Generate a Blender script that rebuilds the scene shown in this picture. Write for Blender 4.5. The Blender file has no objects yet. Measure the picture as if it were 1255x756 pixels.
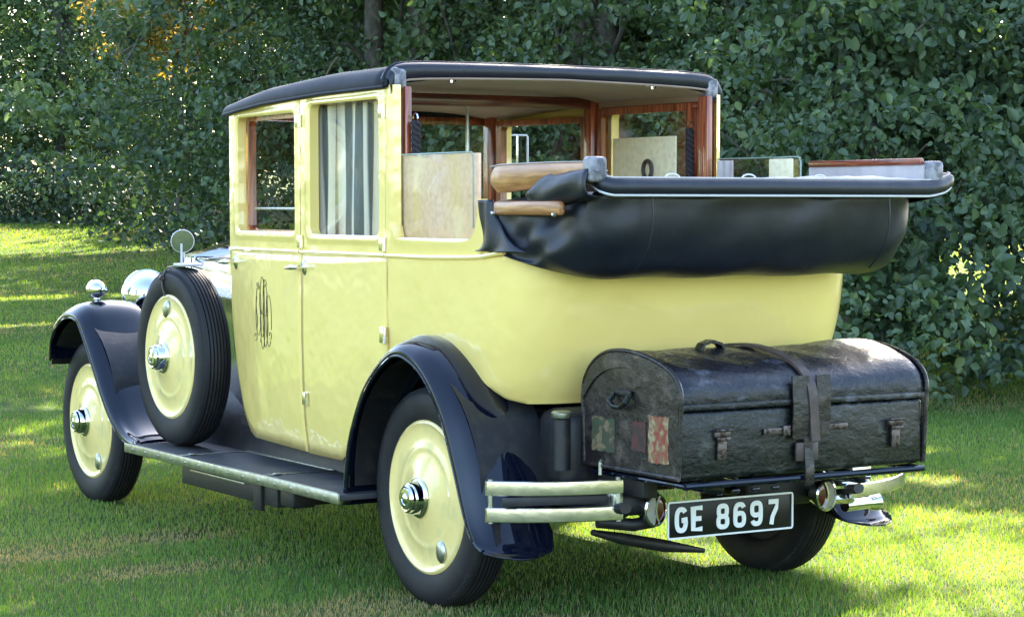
import bpy, bmesh, math, random
import numpy as np
from mathutils import Vector, Matrix, Euler
R = math.radians
random.seed(7); RNG = np.random.default_rng(7)
S = bpy.context.scene
COL = S.collection

# ------------------------------------------------------------------ camera
cam = bpy.data.cameras.new('camera'); camo = bpy.data.objects.new('camera', cam); COL.objects.link(camo)
camo.location = (-4.6751, -6.9021, 1.4175)
YAW = 0.5507
camo.rotation_euler = (math.pi/2 - 0.0458, 0, -YAW)
cam.sensor_width = 36; cam.lens = 78.78; cam.clip_end = 2000; cam.clip_start = 0.05
S.camera = camo
# ------------------------------------------------------------------ light
SUN_AZ, SUN_EL = R(47), R(31)
SUNV = np.array([math.sin(SUN_AZ)*math.cos(SUN_EL), math.cos(SUN_AZ)*math.cos(SUN_EL), math.sin(SUN_EL)])
w = bpy.data.worlds.new('World'); S.world = w; w.use_nodes = True
nt = w.node_tree; bg = nt.nodes['Background']
sky = nt.nodes.new('ShaderNodeTexSky'); sky.sky_type = 'NISHITA'; sky.sun_disc = False
sky.sun_elevation = SUN_EL; sky.sun_rotation = SUN_AZ; sky.air_density = 1.0; sky.dust_density = 1.4; sky.ozone_density = 1.2
nt.links.new(sky.outputs[0], bg.inputs[0]); bg.inputs[1].default_value = 0.14
sun = bpy.data.lights.new('sun', 'SUN'); suno = bpy.data.objects.new('sun', sun); COL.objects.link(suno)
sun.energy = 5.0; sun.angle = R(0.55); sun.color = (1.0, 0.9, 0.72)
suno.rotation_euler = Vector(-SUNV).to_track_quat('-Z', 'Y').to_euler()
S.view_settings.view_transform = 'Standard'; S.view_settings.look = 'None'
S.view_settings.gamma = 1; S.view_settings.use_curve_mapping = False
S.view_settings.exposure = 2.7
S.cycles.use_denoising = True
S.cycles.max_bounces = 8; S.cycles.transparent_max_bounces = 12
S.cycles.sample_clamp_indirect = 6

# ------------------------------------------------------------------ helpers
def tag(o, label=None, cat=None, group=None, kind=None):
    if label: o['label'] = label
    if cat: o['category'] = cat
    if group: o['group'] = group
    if kind: o['kind'] = kind
    return o
def empty(name, loc=(0,0,0), parent=None):
    o = bpy.data.objects.new(name, None); COL.objects.link(o); o.location = loc; o.empty_display_size = .2
    if parent: o.parent = parent
    return o
class MB:
    def __init__(s): s.v = []; s.f = []; s.mi = []
    def add(s, V, F, m=0):
        b = len(s.v); s.v += [tuple(p) for p in V]; s.f += [tuple(b+i for i in f) for f in F]; s.mi += [m]*len(F); return s
    def grid(s, P, cu=False, cv=False, m=0, flip=False):
        n = len(P); k = len(P[0]); V = [p for r in P for p in r]; F = []
        for i in range(n if cu else n-1):
            for j in range(k if cv else k-1):
                a, b, c, d = i*k+j, ((i+1) % n)*k+j, ((i+1) % n)*k+(j+1) % k, i*k+(j+1) % k
                F.append((d, c, b, a) if flip else (a, b, c, d))
        return s.add(V, F, m)
    def box(s, c, size, bev=0.0, rot=None, m=0, seg=2):
        bm = bmesh.new(); bmesh.ops.create_cube(bm, size=1)
        bmesh.ops.scale(bm, vec=size, verts=bm.verts)
        if bev > 0: bmesh.ops.bevel(bm, geom=bm.edges[:], offset=bev, segments=seg, affect='EDGES', profile=.5)
        M = Matrix.Translation(c)
        if rot: M = M @ Euler(rot).to_matrix().to_4x4()
        bm.transform(M); bm.verts.index_update()
        s.add([v.co[:] for v in bm.verts], [[v.index for v in f.verts] for f in bm.faces], m); bm.free(); return s
    def tube(s, path, r, n=10, cap=True, closed=False, flat=1.0, m=0):
        P = [Vector(p) for p in path]; N = len(P)
        rr = r if isinstance(r, (list, tuple)) else [r]*N
        up = Vector((0, 0, 1)); rows = []; prev = None
        for i, p in enumerate(P):
            a = P[(i-1) % N] if (closed or i > 0) else p; b = P[(i+1) % N] if (closed or i < N-1) else p
            t = (b-a).normalized()
            if prev is None:
                u = t.cross(up)
                if u.length < .05: u = t.cross(Vector((1, 0, 0)))
                u.normalize()
            else:
                u = prev - t*prev.dot(t); u.normalize()
            prev = u; v = t.cross(u)
            rows.append([p + (u*math.cos(2*math.pi*k/n) + v*flat*math.sin(2*math.pi*k/n))*rr[i] for k in range(n)])
        s.grid(rows, cu=closed, cv=True, m=m)
        if cap and not closed:
            s.add(rows[0], [tuple(range(n))], m); s.add(rows[-1], [tuple(range(n))[::-1]], m)
        return s
    def lathe(s, prof, c=(0,0,0), axis=(-1,0,0), n=48, m=0, scale=(1,1)):
        ax = Vector(axis).normalized(); u = ax.cross(Vector((0, 0, 1)))
        if u.length < .05: u = Vector((1, 0, 0))
        u.normalize(); v = ax.cross(u); c = Vector(c); rows = []
        for (r, h) in prof:
            rows.append([c + ax*h + (u*math.cos(2*math.pi*k/n)*scale[0] + v*math.sin(2*math.pi*k/n)*scale[1])*max(r, 1e-5) for k in range(n)])
        return s.grid(rows, cv=True, m=m)
    def prism(s, poly, fn, d0, d1, m=0):
        n = len(poly); A = [fn(u, v, d0) for u, v in poly]; B = [fn(u, v, d1) for u, v in poly]
        return s.add(A+B, [tuple(range(n))[::-1], tuple(range(n, 2*n))] + [(i, (i+1) % n, n+(i+1) % n, n+i) for i in range(n)], m)
    def ribbon(s, pts, wd, fn, d0, d1, closed=False, m=0):
        n = len(pts); Lf = []; Rt = []
        for i in range(n):
            a = pts[(i-1) % n] if (closed or i > 0) else pts[i]; b = pts[(i+1) % n] if (closed or i < n-1) else pts[i]
            tx, ty = b[0]-a[0], b[1]-a[1]; l = math.hypot(tx, ty) or 1; nx, ny = -ty/l, tx/l
            k = 1.0
            if (closed or 0 < i < n-1):
                t1 = (pts[i][0]-a[0], pts[i][1]-a[1]); l1 = math.hypot(*t1) or 1
                c = (t1[0]*tx+t1[1]*ty)/(l1*l); k = min(1.5, 1/max(.5, c))
            ww = (wd[i] if isinstance(wd, (list, tuple)) else wd)*.5*k
            Lf.append((pts[i][0]+nx*ww, pts[i][1]+ny*ww)); Rt.append((pts[i][0]-nx*ww, pts[i][1]-ny*ww))
        rows = [[fn(*Lf[i], d0), fn(*Lf[i], d1), fn(*Rt[i], d1), fn(*Rt[i], d0)] for i in range(n)]
        s.grid(rows, cu=closed, cv=True, m=m)
        if not closed: s.add(rows[0], [(0, 1, 2, 3)], m); s.add(rows[-1], [(3, 2, 1, 0)], m)
        return s
    def build(s, name, mats, parent=None, smooth=True, ang=35, solid=0, off=-1, fixn=True, sub=0):
        me = bpy.data.meshes.new(name); me.from_pydata(s.v, [], s.f)
        for mm in (mats if isinstance(mats, (list, tuple)) else [mats]): me.materials.append(mm)
        me.polygons.foreach_set('material_index', s.mi)
        if fixn:
            bm = bmesh.new(); bm.from_mesh(me); bmesh.ops.remove_doubles(bm, verts=bm.verts, dist=1e-5)
            bmesh.ops.recalc_face_normals(bm, faces=bm.faces); bm.to_mesh(me); bm.free()
        if smooth:
            me.polygons.foreach_set('use_smooth', [True]*len(me.polygons)); me.set_sharp_from_angle(angle=R(ang))
        o = bpy.data.objects.new(name, me); COL.objects.link(o)
        if parent: o.parent = parent
        if solid:
            md = o.modifiers.new('solid', 'SOLIDIFY'); md.thickness = solid; md.offset = off
        if sub:
            md = o.modifiers.new('sub', 'SUBSURF'); md.levels = sub; md.render_levels = sub
        return o
def lerp(a, b, t): return a+(b-a)*t
def interp(x, xs, ys): return float(np.interp(x, xs, ys))
def catmull(P, n=8):
    P = [np.array(p, float) for p in P]; out = []
    for i in range(len(P)-1):
        p0 = P[max(i-1, 0)]; p1 = P[i]; p2 = P[i+1]; p3 = P[min(i+2, len(P)-1)]
        for k in range(n):
            t = k/n; out.append(.5*((2*p1)+(-p0+p2)*t+(2*p0-5*p1+4*p2-p3)*t*t+(-p0+3*p1-3*p2+p3)*t**3))
    out.append(P[-1]); return [tuple(p) for p in out]

# ------------------------------------------------------------------ materials
def mat(name, col, rough=.5, metal=0, coat=0, spec=.5, bump=None, var=None, trans=0, extra=None, coat_rough=.03, ior=None, sheen=0, coat_ior=1.5):
    m = bpy.data.materials.new(name); m.use_nodes = True; t = m.node_tree; b = t.nodes['Principled BSDF']
    b.inputs['Base Color'].default_value = (*col, 1); b.inputs['Roughness'].default_value = rough
    b.inputs['Metallic'].default_value = metal; b.inputs['Coat Weight'].default_value = coat
    b.inputs['Coat Roughness'].default_value = coat_rough; b.inputs['Specular IOR Level'].default_value = spec
    b.inputs['Transmission Weight'].default_value = trans
    b.inputs['Coat IOR'].default_value = coat_ior
    if sheen: b.inputs['Sheen Weight'].default_value = sheen
    if ior: b.inputs['IOR'].default_value = ior
    tc = t.nodes.new('ShaderNodeTexCoord')
    if var:  # (scale, other colour, lo, hi, detail)
        n = t.nodes.new('ShaderNodeTexNoise'); n.inputs['Scale'].default_value = var[0]; n.inputs['Detail'].default_value = var[4] if len(var) > 4 else 5
        cr = t.nodes.new('ShaderNodeMapRange'); cr.inputs[1].default_value = var[2]; cr.inputs[2].default_value = var[3]
        mx = t.nodes.new('ShaderNodeMix'); mx.data_type = 'RGBA'; mx.inputs[6].default_value = (*col, 1); mx.inputs[7].default_value = (*var[1], 1)
        t.links.new(tc.outputs['Object'], n.inputs['Vector']); t.links.new(n.outputs[0], cr.inputs[0]); t.links.new(cr.outputs[0], mx.inputs[0])
        t.links.new(mx.outputs[2], b.inputs['Base Color'])
    if bump:  # list of (scale, strength, dist)
        last = None
        for (sc, st, di) in bump:
            n = t.nodes.new('ShaderNodeTexNoise'); n.inputs['Scale'].default_value = sc; n.inputs['Detail'].default_value = 3
            bp = t.nodes.new('ShaderNodeBump'); bp.inputs['Strength'].default_value = st; bp.inputs['Distance'].default_value = di
            t.links.new(tc.outputs['Object'], n.inputs['Vector']); t.links.new(n.outputs[0], bp.inputs['Height'])
            if last: t.links.new(last.outputs[0], bp.inputs['Normal'])
            last = bp
        t.links.new(last.outputs[0], b.inputs['Normal'])
        if coat: t.links.new(last.outputs[0], b.inputs['Coat Normal'])
    if extra: extra(t, b, tc)
    return m
M = {}
M['yellow'] = mat('primrose_paint', (.95, .715, .225), .28, coat=1, coat_rough=.015, bump=[(3.2, .8, .022), (9, .3, .005)], coat_ior=1.7)
M['yellow_disc'] = mat('primrose_disc_paint', (.94, .72, .28), .3, coat=1, coat_rough=.04, bump=[(7, .2, .004)], var=(18, (.70, .60, .27), .5, .8))
M['black'] = mat('black_paint', (.003, .005, .013), .08, coat=1, coat_rough=.01, spec=.1, coat_ior=1.42, bump=[(3, .12, .004)])
M['chassis'] = mat('chassis_black', (.012, .012, .014), .5, bump=[(30, .3, .004)], var=(20, (.03, .027, .022), .5, .75))
M['dark'] = mat('dark_interior', (.02, .015, .013), .8)
M['chrome'] = mat('chrome', (.78, .78, .80), .06, 1, bump=[(8, .1, .002)])
M['nickel'] = mat('nickel', (.90, .85, .78), .2, 1, bump=[(14, .35, .004)], var=(25, (.72, .66, .56), .5, .8))
M['alu'] = mat('polished_aluminium', (.80, .80, .79), .14, 1, bump=[(5, .25, .004)])
M['strip'] = mat('aluminium_strip', (.52, .54, .50), .35, 1, bump=[(60, .2, .002)], var=(30, (.35, .37, .33), .4, .7))
M['rubber'] = mat('tyre_rubber', (.012, .012, .014), .6, spec=.35, bump=[(150, .25, .001)], var=(12, (.026, .025, .024), .5, .8))
M['mat_rubber'] = mat('running_board_rubber', (.035, .036, .042), .6, bump=[(200, .4, .001)], var=(9, (.06, .06, .062), .4, .8))
M['glass'] = None
def fglass(t, b, tc): pass
def make_glass():
    m = bpy.data.materials.new('window_glass'); m.use_nodes = True; t = m.node_tree; t.nodes.clear()
    out = t.nodes.new('ShaderNodeOutputMaterial'); mx = t.nodes.new('ShaderNodeMixShader')
    tr = t.nodes.new('ShaderNodeBsdfTransparent'); gl = t.nodes.new('ShaderNodeBsdfGlossy'); fr = t.nodes.new('ShaderNodeFresnel')
    tr.inputs[0].default_value = (.95, .96, .94, 1); gl.inputs['Roughness'].default_value = .01
    ge = t.nodes.new('ShaderNodeNewGeometry'); io = t.nodes.new('ShaderNodeMapRange'); io.inputs[3].default_value = 1.2; io.inputs[4].default_value = 1/1.2
    t.links.new(ge.outputs['Backfacing'], io.inputs[0]); t.links.new(io.outputs[0], fr.inputs[0])
    hm = t.nodes.new('ShaderNodeMath'); hm.operation = 'MULTIPLY'; hm.inputs[1].default_value = .55
    t.links.new(fr.outputs[0], hm.inputs[0]); t.links.new(hm.outputs[0], mx.inputs[0]); t.links.new(tr.outputs[0], mx.inputs[1]); t.links.new(gl.outputs[0], mx.inputs[2]); t.links.new(mx.outputs[0], out.inputs[0])
    return m
M['glass'] = make_glass()
def wood_extra(c1, c2, sc, axis):
    def f(t, b, tc):
        mp = t.nodes.new('ShaderNodeMapping'); mp.inputs['Scale'].default_value = tuple(sc*(.08 if i == axis else 1) for i in range(3))
        n = t.nodes.new('ShaderNodeTexNoise'); n.inputs['Scale'].default_value = 1; n.inputs['Detail'].default_value = 8; n.inputs['Distortion'].default_value = .6
        cr = t.nodes.new('ShaderNodeValToRGB'); cr.color_ramp.elements[0].position = .35; cr.color_ramp.elements[1].position = .68
        cr.color_ramp.elements[0].color = (*c1, 1); cr.color_ramp.elements[1].color = (*c2, 1)
        t.links.new(tc.outputs['Object'], mp.inputs[0]); t.links.new(mp.outputs[0], n.inputs['Vector']); t.links.new(n.outputs[0], cr.inputs[0]); t.links.new(cr.outputs[0], b.inputs['Base Color'])
    return f
M['mahog'] = mat('mahogany_vertical', (.2, .05, .02), .25, coat=.8, coat_rough=.08, extra=wood_extra((.12, .025, .012), (.46, .12, .05), 60, 2))
M['mahog_h'] = mat('mahogany_lengthwise', (.2, .05, .02), .25, coat=.8, coat_rough=.08, extra=wood_extra((.10, .02, .010), (.34, .08, .04), 60, 1))
M['mahog_x'] = mat('mahogany_crosswise', (.2, .05, .02), .3, coat=.8, coat_rough=.08, extra=wood_extra((.06, .012, .009), (.20, .038, .022), 60, 0))
M['ash'] = mat('ash_rail', (.4, .2, .09), .35, coat=.5, coat_rough=.15, extra=wood_extra((.26, .10, .035), (.56, .27, .10), 55, 1))
M['leather'] = mat('hood_leather', (.007, .009, .017), .4, spec=.5, bump=[(3, .45, .02), (11, .25, .008), (350, .15, .001)], var=(5, (.010, .012, .022), .4, .7))
M['roof'] = mat('roof_leather', (.010, .012, .020), .6, spec=.25, bump=[(6, .2, .006), (300, .2, .001)], var=(9, (.02, .022, .034), .45, .75))
M['cloth'] = mat('headlining_cloth', (.30, .21, .15), .9, bump=[(200, .3, .001)], var=(5, (.24, .165, .12), .4, .7), sheen=.3)
M['board'] = mat('fawn_panel', (.93, .62, .42), .85, bump=[(40, .4, .003)], var=(45, (.80, .51, .33), .42, .66, 10))  # tan tone for the flat panel behind the lower rear pane
M['board2'] = mat('straw_panel', (.86, .78, .52), .85, bump=[(40, .6, .004)], var=(45, (.74, .66, .43), .42, .66, 10))
M['lining'] = mat('pale_lining', (.52, .47, .46), .8, bump=[(30, .4, .005)], var=(12, (.40, .36, .36), .4, .7))
M['piping'] = mat('pale_piping', (.62, .62, .66), .5)
M['glue'] = mat('worn_bracket', (.30, .29, .31), .5, metal=.3, bump=[(35, .8, .006)], var=(30, (.10, .10, .12), .42, .6))
M['seat'] = mat('seat_leather', (.23, .13, .075), .45, bump=[(8, .4, .01)])
M['glass_edge'] = mat('cut_glass_edge', (.22, .30, .25), .25, coat=.5)
M['text'] = mat('plate_white', (.85, .86, .85), .35, coat=.4)
M['plate'] = mat('plate_black', (.006, .007, .006), .35, spec=.3, bump=[(10, .15, .002)])
M['red_glass'] = mat('red_lens', (.07, .004, .004), .15, coat=1, extra=None)
M['clear_lens'] = mat('ribbed_lens', (.40, .38, .30), .15, coat=1, spec=.8)
M['mono'] = mat('monogram_paint', (.03, .028, .02), .35, coat=.6)
M['rope'] = mat('braided_cord', (.02, .016, .02), .8, bump=[(90, .6, .004)])
M['brownstrap'] = mat('strap_leather', (.055, .036, .030), .5, bump=[(60, .4, .002)], var=(30, (.10, .068, .055), .5, .75))
def curtain_extra(t, b, tc):
    at = t.nodes.new('ShaderNodeAttribute'); at.attribute_name = 'u'
    ma = t.nodes.new('ShaderNodeMath'); ma.operation = 'MULTIPLY'; ma.inputs[1].default_value = 42
    si = t.nodes.new('ShaderNodeMath'); si.operation = 'SINE'
    cr = t.nodes.new('ShaderNodeValToRGB'); e = cr.color_ramp.elements; e[0].position = .35; e[1].position = .6
    e[0].color = (.15, .16, .15, 1); e[1].color = (.95, .83, .70, 1); cr.color_ramp.elements.new(.48).color = (.47, .45, .42, 1)
    mr = t.nodes.new('ShaderNodeMapRange'); mr.inputs[1].default_value = -1; mr.inputs[2].default_value = 1
    t.links.new(at.outputs['Fac'], ma.inputs[0]); t.links.new(ma.outputs[0], si.inputs[0]); t.links.new(si.outputs[0], mr.inputs[0]); t.links.new(mr.outputs[0], cr.inputs[0]); t.links.new(cr.outputs[0], b.inputs['Base Color'])
M['curtain'] = mat('striped_curtain', (.5, .5, .5), .85, extra=curtain_extra)
# trunk hide: worn black leather with scuffs
def trunk_extra(base, scuff, lo):
    def f(t, b, tc):
        mp = t.nodes.new('ShaderNodeMapping'); mp.inputs['Scale'].default_value = (9, 12, 15)
        n = t.nodes.new('ShaderNodeTexNoise'); n.inputs['Scale'].default_value = 1; n.inputs['Detail'].default_value = 9; n.inputs['Roughness'].default_value = .6; n.inputs['Distortion'].default_value = .15
        cr = t.nodes.new('ShaderNodeValToRGB'); e = cr.color_ramp.elements
        e[0].position = lo; e[1].position = lo+.16; e[0].color = (*base, 1); e[1].color = (*scuff, 1)
        n2 = t.nodes.new('ShaderNodeTexNoise'); n2.inputs['Scale'].default_value = 70; n2.inputs['Detail'].default_value = 5
        bp0 = t.nodes.new('ShaderNodeBump'); bp0.inputs['Strength'].default_value = .6; bp0.inputs['Distance'].default_value = .013
        bp = t.nodes.new('ShaderNodeBump'); bp.inputs['Strength'].default_value = .25; bp.inputs['Distance'].default_value = .002
        rr = t.nodes.new('ShaderNodeMapRange'); rr.inputs[1].default_value = .3; rr.inputs[2].default_value = .7; rr.inputs[3].default_value = .2; rr.inputs[4].default_value = .5
        t.links.new(tc.outputs['Object'], mp.inputs[0]); t.links.new(mp.outputs[0], n.inputs['Vector']); t.links.new(n.outputs[0], cr.inputs[0]); t.links.new(cr.outputs[0], b.inputs['Base Color'])
        t.links.new(tc.outputs['Object'], n2.inputs['Vector']); t.links.new(n.outputs[0], bp0.inputs['Height']); t.links.new(n2.outputs[0], bp.inputs['Height']); t.links.new(bp0.outputs[0], bp.inputs['Normal']); t.links.new(bp.outputs[0], b.inputs['Normal'])
        t.links.new(n2.outputs[0], rr.inputs[0]); t.links.new(rr.outputs[0], b.inputs['Roughness'])
    return f
M['hide'] = mat('worn_black_hide', (.01, .01, .012), .4, extra=trunk_extra((.004, .006, .006), (.07, .072, .068), .57))
M['hide_lid'] = mat('worn_lid_hide', (.01, .01, .012), .4, extra=trunk_extra((.005, .006, .010), (.10, .105, .13), .56))
M['hide_end'] = mat('worn_brown_hide', (.02, .015, .012), .5, extra=trunk_extra((.014, .011, .010), (.085, .062, .05), .52))
def sticker(a, b2, c): 
    def f(t, b, tc):
        n = t.nodes.new('ShaderNodeTexNoise'); n.inputs['Scale'].default_value = 28; n.inputs['Detail'].default_value = 6; n.inputs['Distortion'].default_value = 1
        cr = t.nodes.new('ShaderNodeValToRGB'); e = cr.color_ramp.elements; e[0].position = .38; e[1].position = .62; e[0].color = (*a, 1); e[1].color = (*b2, 1)
        cr.color_ramp.elements.new(.5).color = (*c, 1)
        t.links.new(tc.outputs['Object'], n.inputs['Vector']); t.links.new(n.outputs[0], cr.inputs[0]); t.links.new(cr.outputs[0], b.inputs['Base Color'])
    return f
M['st_red'] = mat('label_red', (.3, .1, .05), .7, extra=sticker((.26, .045, .028), (.36, .27, .15), (.22, .12, .055)))
M['st_dull'] = mat('label_dull_red', (.12, .04, .03), .7, extra=sticker((.10, .025, .018), (.035, .022, .018), (.07, .028, .02)))
M['st_green'] = mat('label_green', (.1, .12, .05), .7, extra=sticker((.035, .06, .028), (.17, .13, .07), (.05, .045, .025)))

# ------------------------------------------------------------------ ground
CX, CY = -4.6751, -6.9021
DIR = np.array([math.sin(YAW), math.cos(YAW)])
def gz(x, y):
    t = (np.asarray(x)-CX)*DIR[0] + (np.asarray(y)-CY)*DIR[1]
    u = np.clip((t-15.5)/24, 0, 3.0)
    return .98*np.where(u < 1, u*u*(1.0)*.55+u*.45, 1+(u-1)*.9)*1.0
def ground():
    m = bpy.data.materials.new('lawn_soil'); m.use_nodes = True; t = m.node_tree; b = t.nodes['Principled BSDF']; b.inputs['Roughness'].default_value = .9
    b.inputs['Specular IOR Level'].default_value = .15
    tc = t.nodes.new('ShaderNodeTexCoord')
    n1 = t.nodes.new('ShaderNodeTexNoise'); n1.inputs['Scale'].default_value = 3.5; n1.inputs['Detail'].default_value = 8
    n2 = t.nodes.new('ShaderNodeTexNoise'); n2.inputs['Scale'].default_value = 90; n2.inputs['Detail'].default_value = 4
    c1 = t.nodes.new('ShaderNodeValToRGB'); e = c1.color_ramp.elements; e[0].position = .35; e[1].position = .66; e[0].color = (.07, .12, .03, 1); e[1].color = (.13, .17, .05, 1)
    c2 = t.nodes.new('ShaderNodeValToRGB'); e = c2.color_ramp.elements; e[0].position = .3; e[1].position = .7; e[0].color = (.45, .42, .36, 1); e[1].color = (1, 1, .9, 1)
    mx = t.nodes.new('ShaderNodeMix'); mx.data_type = 'RGBA'; mx.blend_type = 'MULTIPLY'; mx.inputs[0].default_value = 1
    bp = t.nodes.new('ShaderNodeBump'); bp.inputs['Strength'].default_value = .8; bp.inputs['Distance'].default_value = .03
    for n in (n1, n2): t.links.new(tc.outputs['Object'], n.inputs['Vector'])
    t.links.new(n1.outputs[0], c1.inputs[0]); t.links.new(n2.outputs[0], c2.inputs[0]); t.links.new(c1.outputs[0], mx.inputs[6]); t.links.new(c2.outputs[0], mx.inputs[7])
    t.links.new(mx.outputs[2], b.inputs['Base Color']); t.links.new(n2.outputs[0], bp.inputs['Height']); t.links.new(bp.outputs[0], b.inputs['Normal'])
    xs = np.concatenate([np.linspace(-400, -40, 8), np.linspace(-36, 60, 60), np.linspace(70, 500, 10)])
    ys = np.concatenate([np.linspace(-400, -40, 8), np.linspace(-36, 80, 70), np.linspace(90, 600, 10)])
    P = [[(x, y, float(gz(x, y))) for y in ys] for x in xs]
    o = MB().grid(P).build('lawn', m, ang=60); tag(o, kind='structure', label='mown lawn rising gently to the far trees')
    return o
ground()

# dry patches and lawn colouring
DRY = [(-1.75, 1.75, .55, .22), (-1.3, 1.17, .45, .17), (-1.05, 0.0, .6, .28), (-2.0, 2.1, .4, .18), (-.75, -.55, .35, .2), (-1.0, 2.0, .5, .2)]
def noise2(x, y, s, seed=0):
    x = x*s+seed*17.3; y = y*s+seed*9.1
    return (np.sin(x*1.3+1.7*np.sin(y*.9+seed))+np.sin(y*1.7+1.3*np.sin(x*1.1+seed*2))+np.sin((x+y)*.8+seed*3)*.8+np.sin(x*3.1-y*2.3+seed)*.4)/3.2
def meshobj(name, V, loops, sizes, mats, attrs=(), smooth=False):
    me = bpy.data.meshes.new(name); me.vertices.add(len(V)); me.vertices.foreach_set('co', np.asarray(V, np.float32).ravel())
    me.loops.add(len(loops)); me.loops.foreach_set('vertex_index', np.asarray(loops, np.int32))
    starts = np.concatenate([[0], np.cumsum(sizes)[:-1]]).astype(np.int32)
    me.polygons.add(len(sizes)); me.polygons.foreach_set('loop_start', starts)
    me.update(calc_edges=True)
    for nm, arr in attrs:
        a = me.attributes.new(nm, 'FLOAT', 'POINT'); a.data.foreach_set('value', np.asarray(arr, np.float32))
    if smooth: me.polygons.foreach_set('use_smooth', np.ones(len(sizes), bool))
    for m in mats: me.materials.append(m)
    o = bpy.data.objects.new(name, me); COL.objects.link(o); return o
def leafmat(name, cols, transl=.35, rough=.5, spec=.3, tint=None, dry=None):
    m = bpy.data.materials.new(name); m.use_nodes = True; t = m.node_tree; b = t.nodes['Principled BSDF']; out = t.nodes['Material Output']
    at = t.nodes.new('ShaderNodeAttribute'); at.attribute_name = 'rnd'
    cr = t.nodes.new('ShaderNodeValToRGB'); el = cr.color_ramp.elements
    el[0].position = cols[0][0]; el[0].color = (*cols[0][1], 1); el[1].position = cols[-1][0]; el[1].color = (*cols[-1][1], 1)
    for p, c in cols[1:-1]: el.new(p).color = (*c, 1)
    t.links.new(at.outputs['Fac'], cr.inputs[0]); col = cr.outputs[0]
    if dry:
        a2 = t.nodes.new('ShaderNodeAttribute'); a2.attribute_name = 'dry'; mx = t.nodes.new('ShaderNodeMix'); mx.data_type = 'RGBA'
        mx.inputs[7].default_value = (*dry, 1); t.links.new(a2.outputs['Fac'], mx.inputs[0]); t.links.new(col, mx.inputs[6]); col = mx.outputs[2]
    t.links.new(col, b.inputs['Base Color']); b.inputs['Roughness'].default_value = rough; b.inputs['Specular IOR Level'].default_value = spec
    tr = t.nodes.new('ShaderNodeBsdfTranslucent'); ms = t.nodes.new('ShaderNodeMixShader'); ms.inputs[0].default_value = transl
    g = t.nodes.new('ShaderNodeMix'); g.data_type = 'RGBA'; g.blend_type = 'MULTIPLY'; g.inputs[0].default_value = 1; g.inputs[7].default_value = (*(tint or (1.5, 1.6, .5)), 1)
    t.links.new(col, g.inputs[6]); t.links.new(g.outputs[2], tr.inputs[0])
    t.links.new(b.outputs[0], ms.inputs[1]); t.links.new(tr.outputs[0], ms.inputs[2]); t.links.new(ms.outputs[0], out.inputs[0])
    return m
def grass():
    m = leafmat('grass_blade', [(0, (.062, .145, .034)), (.5, (.118, .232, .056)), (1, (.20, .31, .085))], .40, .5, .3, (2.3, 1.8, .45), dry=(.36, .29, .18))
    px, py, hh, ww = [], [], [], []
    def band(t0, t1, dens, h, wd):
        half = .2286*1.0
        W = t1*half+1.3
        A = (t1-t0)*(2*W+(6 if t0 > 12 else 0)); n = int(A*dens)
        t = RNG.uniform(t0, t1, n); s = RNG.uniform(-W-(6 if t0 > 12 else 0), W, n); k = (s < t*half+1.3) & (s > -t*half-(6 if t0 > 12 else 1.3))
        t, s = t[k], s[k]
        x = CX+DIR[0]*t+DIR[1]*s; y = CY+DIR[1]*t-DIR[0]*s
        px.append(x); py.append(y); q = len(x)
        hh.append(h*RNG.uniform(.45, 1.25, q)*(1+.35*noise2(x, y, 2.0, 3))); ww.append(np.full(q, wd)*RNG.uniform(.7, 1.3, q))
    band(6.2, 9.5, 6500, .024, .0030); band(9.5, 13, 4600, .026, .0036); band(13, 18, 2600, .030, .005); band(18, 27, 1100, .032, .008); band(27, 42, 420, .036, .013)
    x = np.concatenate(px); y = np.concatenate(py); h = np.concatenate(hh); wd = np.concatenate(ww); n = len(x)
    dry = np.zeros(n)
    for (a, b, rx, ry) in DRY:
        d = np.sqrt(((x-a)/rx)**2+((y-b)/ry)**2)+.35*noise2(x, y, 7, 5); dry = np.maximum(dry, np.clip(1.25-d, 0, 1))
    dry = np.clip(dry*.9+.05+np.clip(noise2(x, y, 1.1, 8)-.18, 0, .5)*.6, 0, .92)
    dd = (RNG.random(n) < dry)*RNG.uniform(.6, 1, n); h = h*(1-.45*dry)
    # blades wear short under the wheels
    z = gz(x, y); ang = RNG.uniform(0, 2*np.pi, n); lean = RNG.uniform(.1, .8, n)*h; la = RNG.uniform(0, 2*np.pi, n)
    cx, sx = np.cos(ang)*wd/2, np.sin(ang)*wd/2; lx, ly = np.cos(la)*lean, np.sin(la)*lean
    V = np.empty((n, 5, 3))
    V[:, 0] = np.stack([x-cx, y-sx, z-.004], 1); V[:, 1] = np.stack([x+cx, y+sx, z-.004], 1)
    V[:, 2] = np.stack([x+cx*.8+lx*.35, y+sx*.8+ly*.35, z+h*.6], 1); V[:, 3] = np.stack([x-cx*.8+lx*.35, y-sx*.8+ly*.35, z+h*.6], 1)
    V[:, 4] = np.stack([x+lx, y+ly, z+h], 1)
    b = (np.arange(n)*5)[:, None]; L = np.concatenate([b+np.array([0, 1, 2, 3]), b+np.array([3, 2, 4])], 1).ravel()
    sz = np.tile([4, 3], n)
    rnd = np.clip(RNG.normal(.45, .2, n)+.38*noise2(x, y, .9, 1)+.15*noise2(x, y, 4, 2), 0, 1)
    o = meshobj('grass', V.reshape(-1, 3), L, sz, [m], [('rnd', np.repeat(rnd, 5)), ('dry', np.repeat(dd, 5))])
    tag(o, 'short green lawn grass with dry straw patches around the car', 'grass', kind='stuff')
grass()

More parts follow.
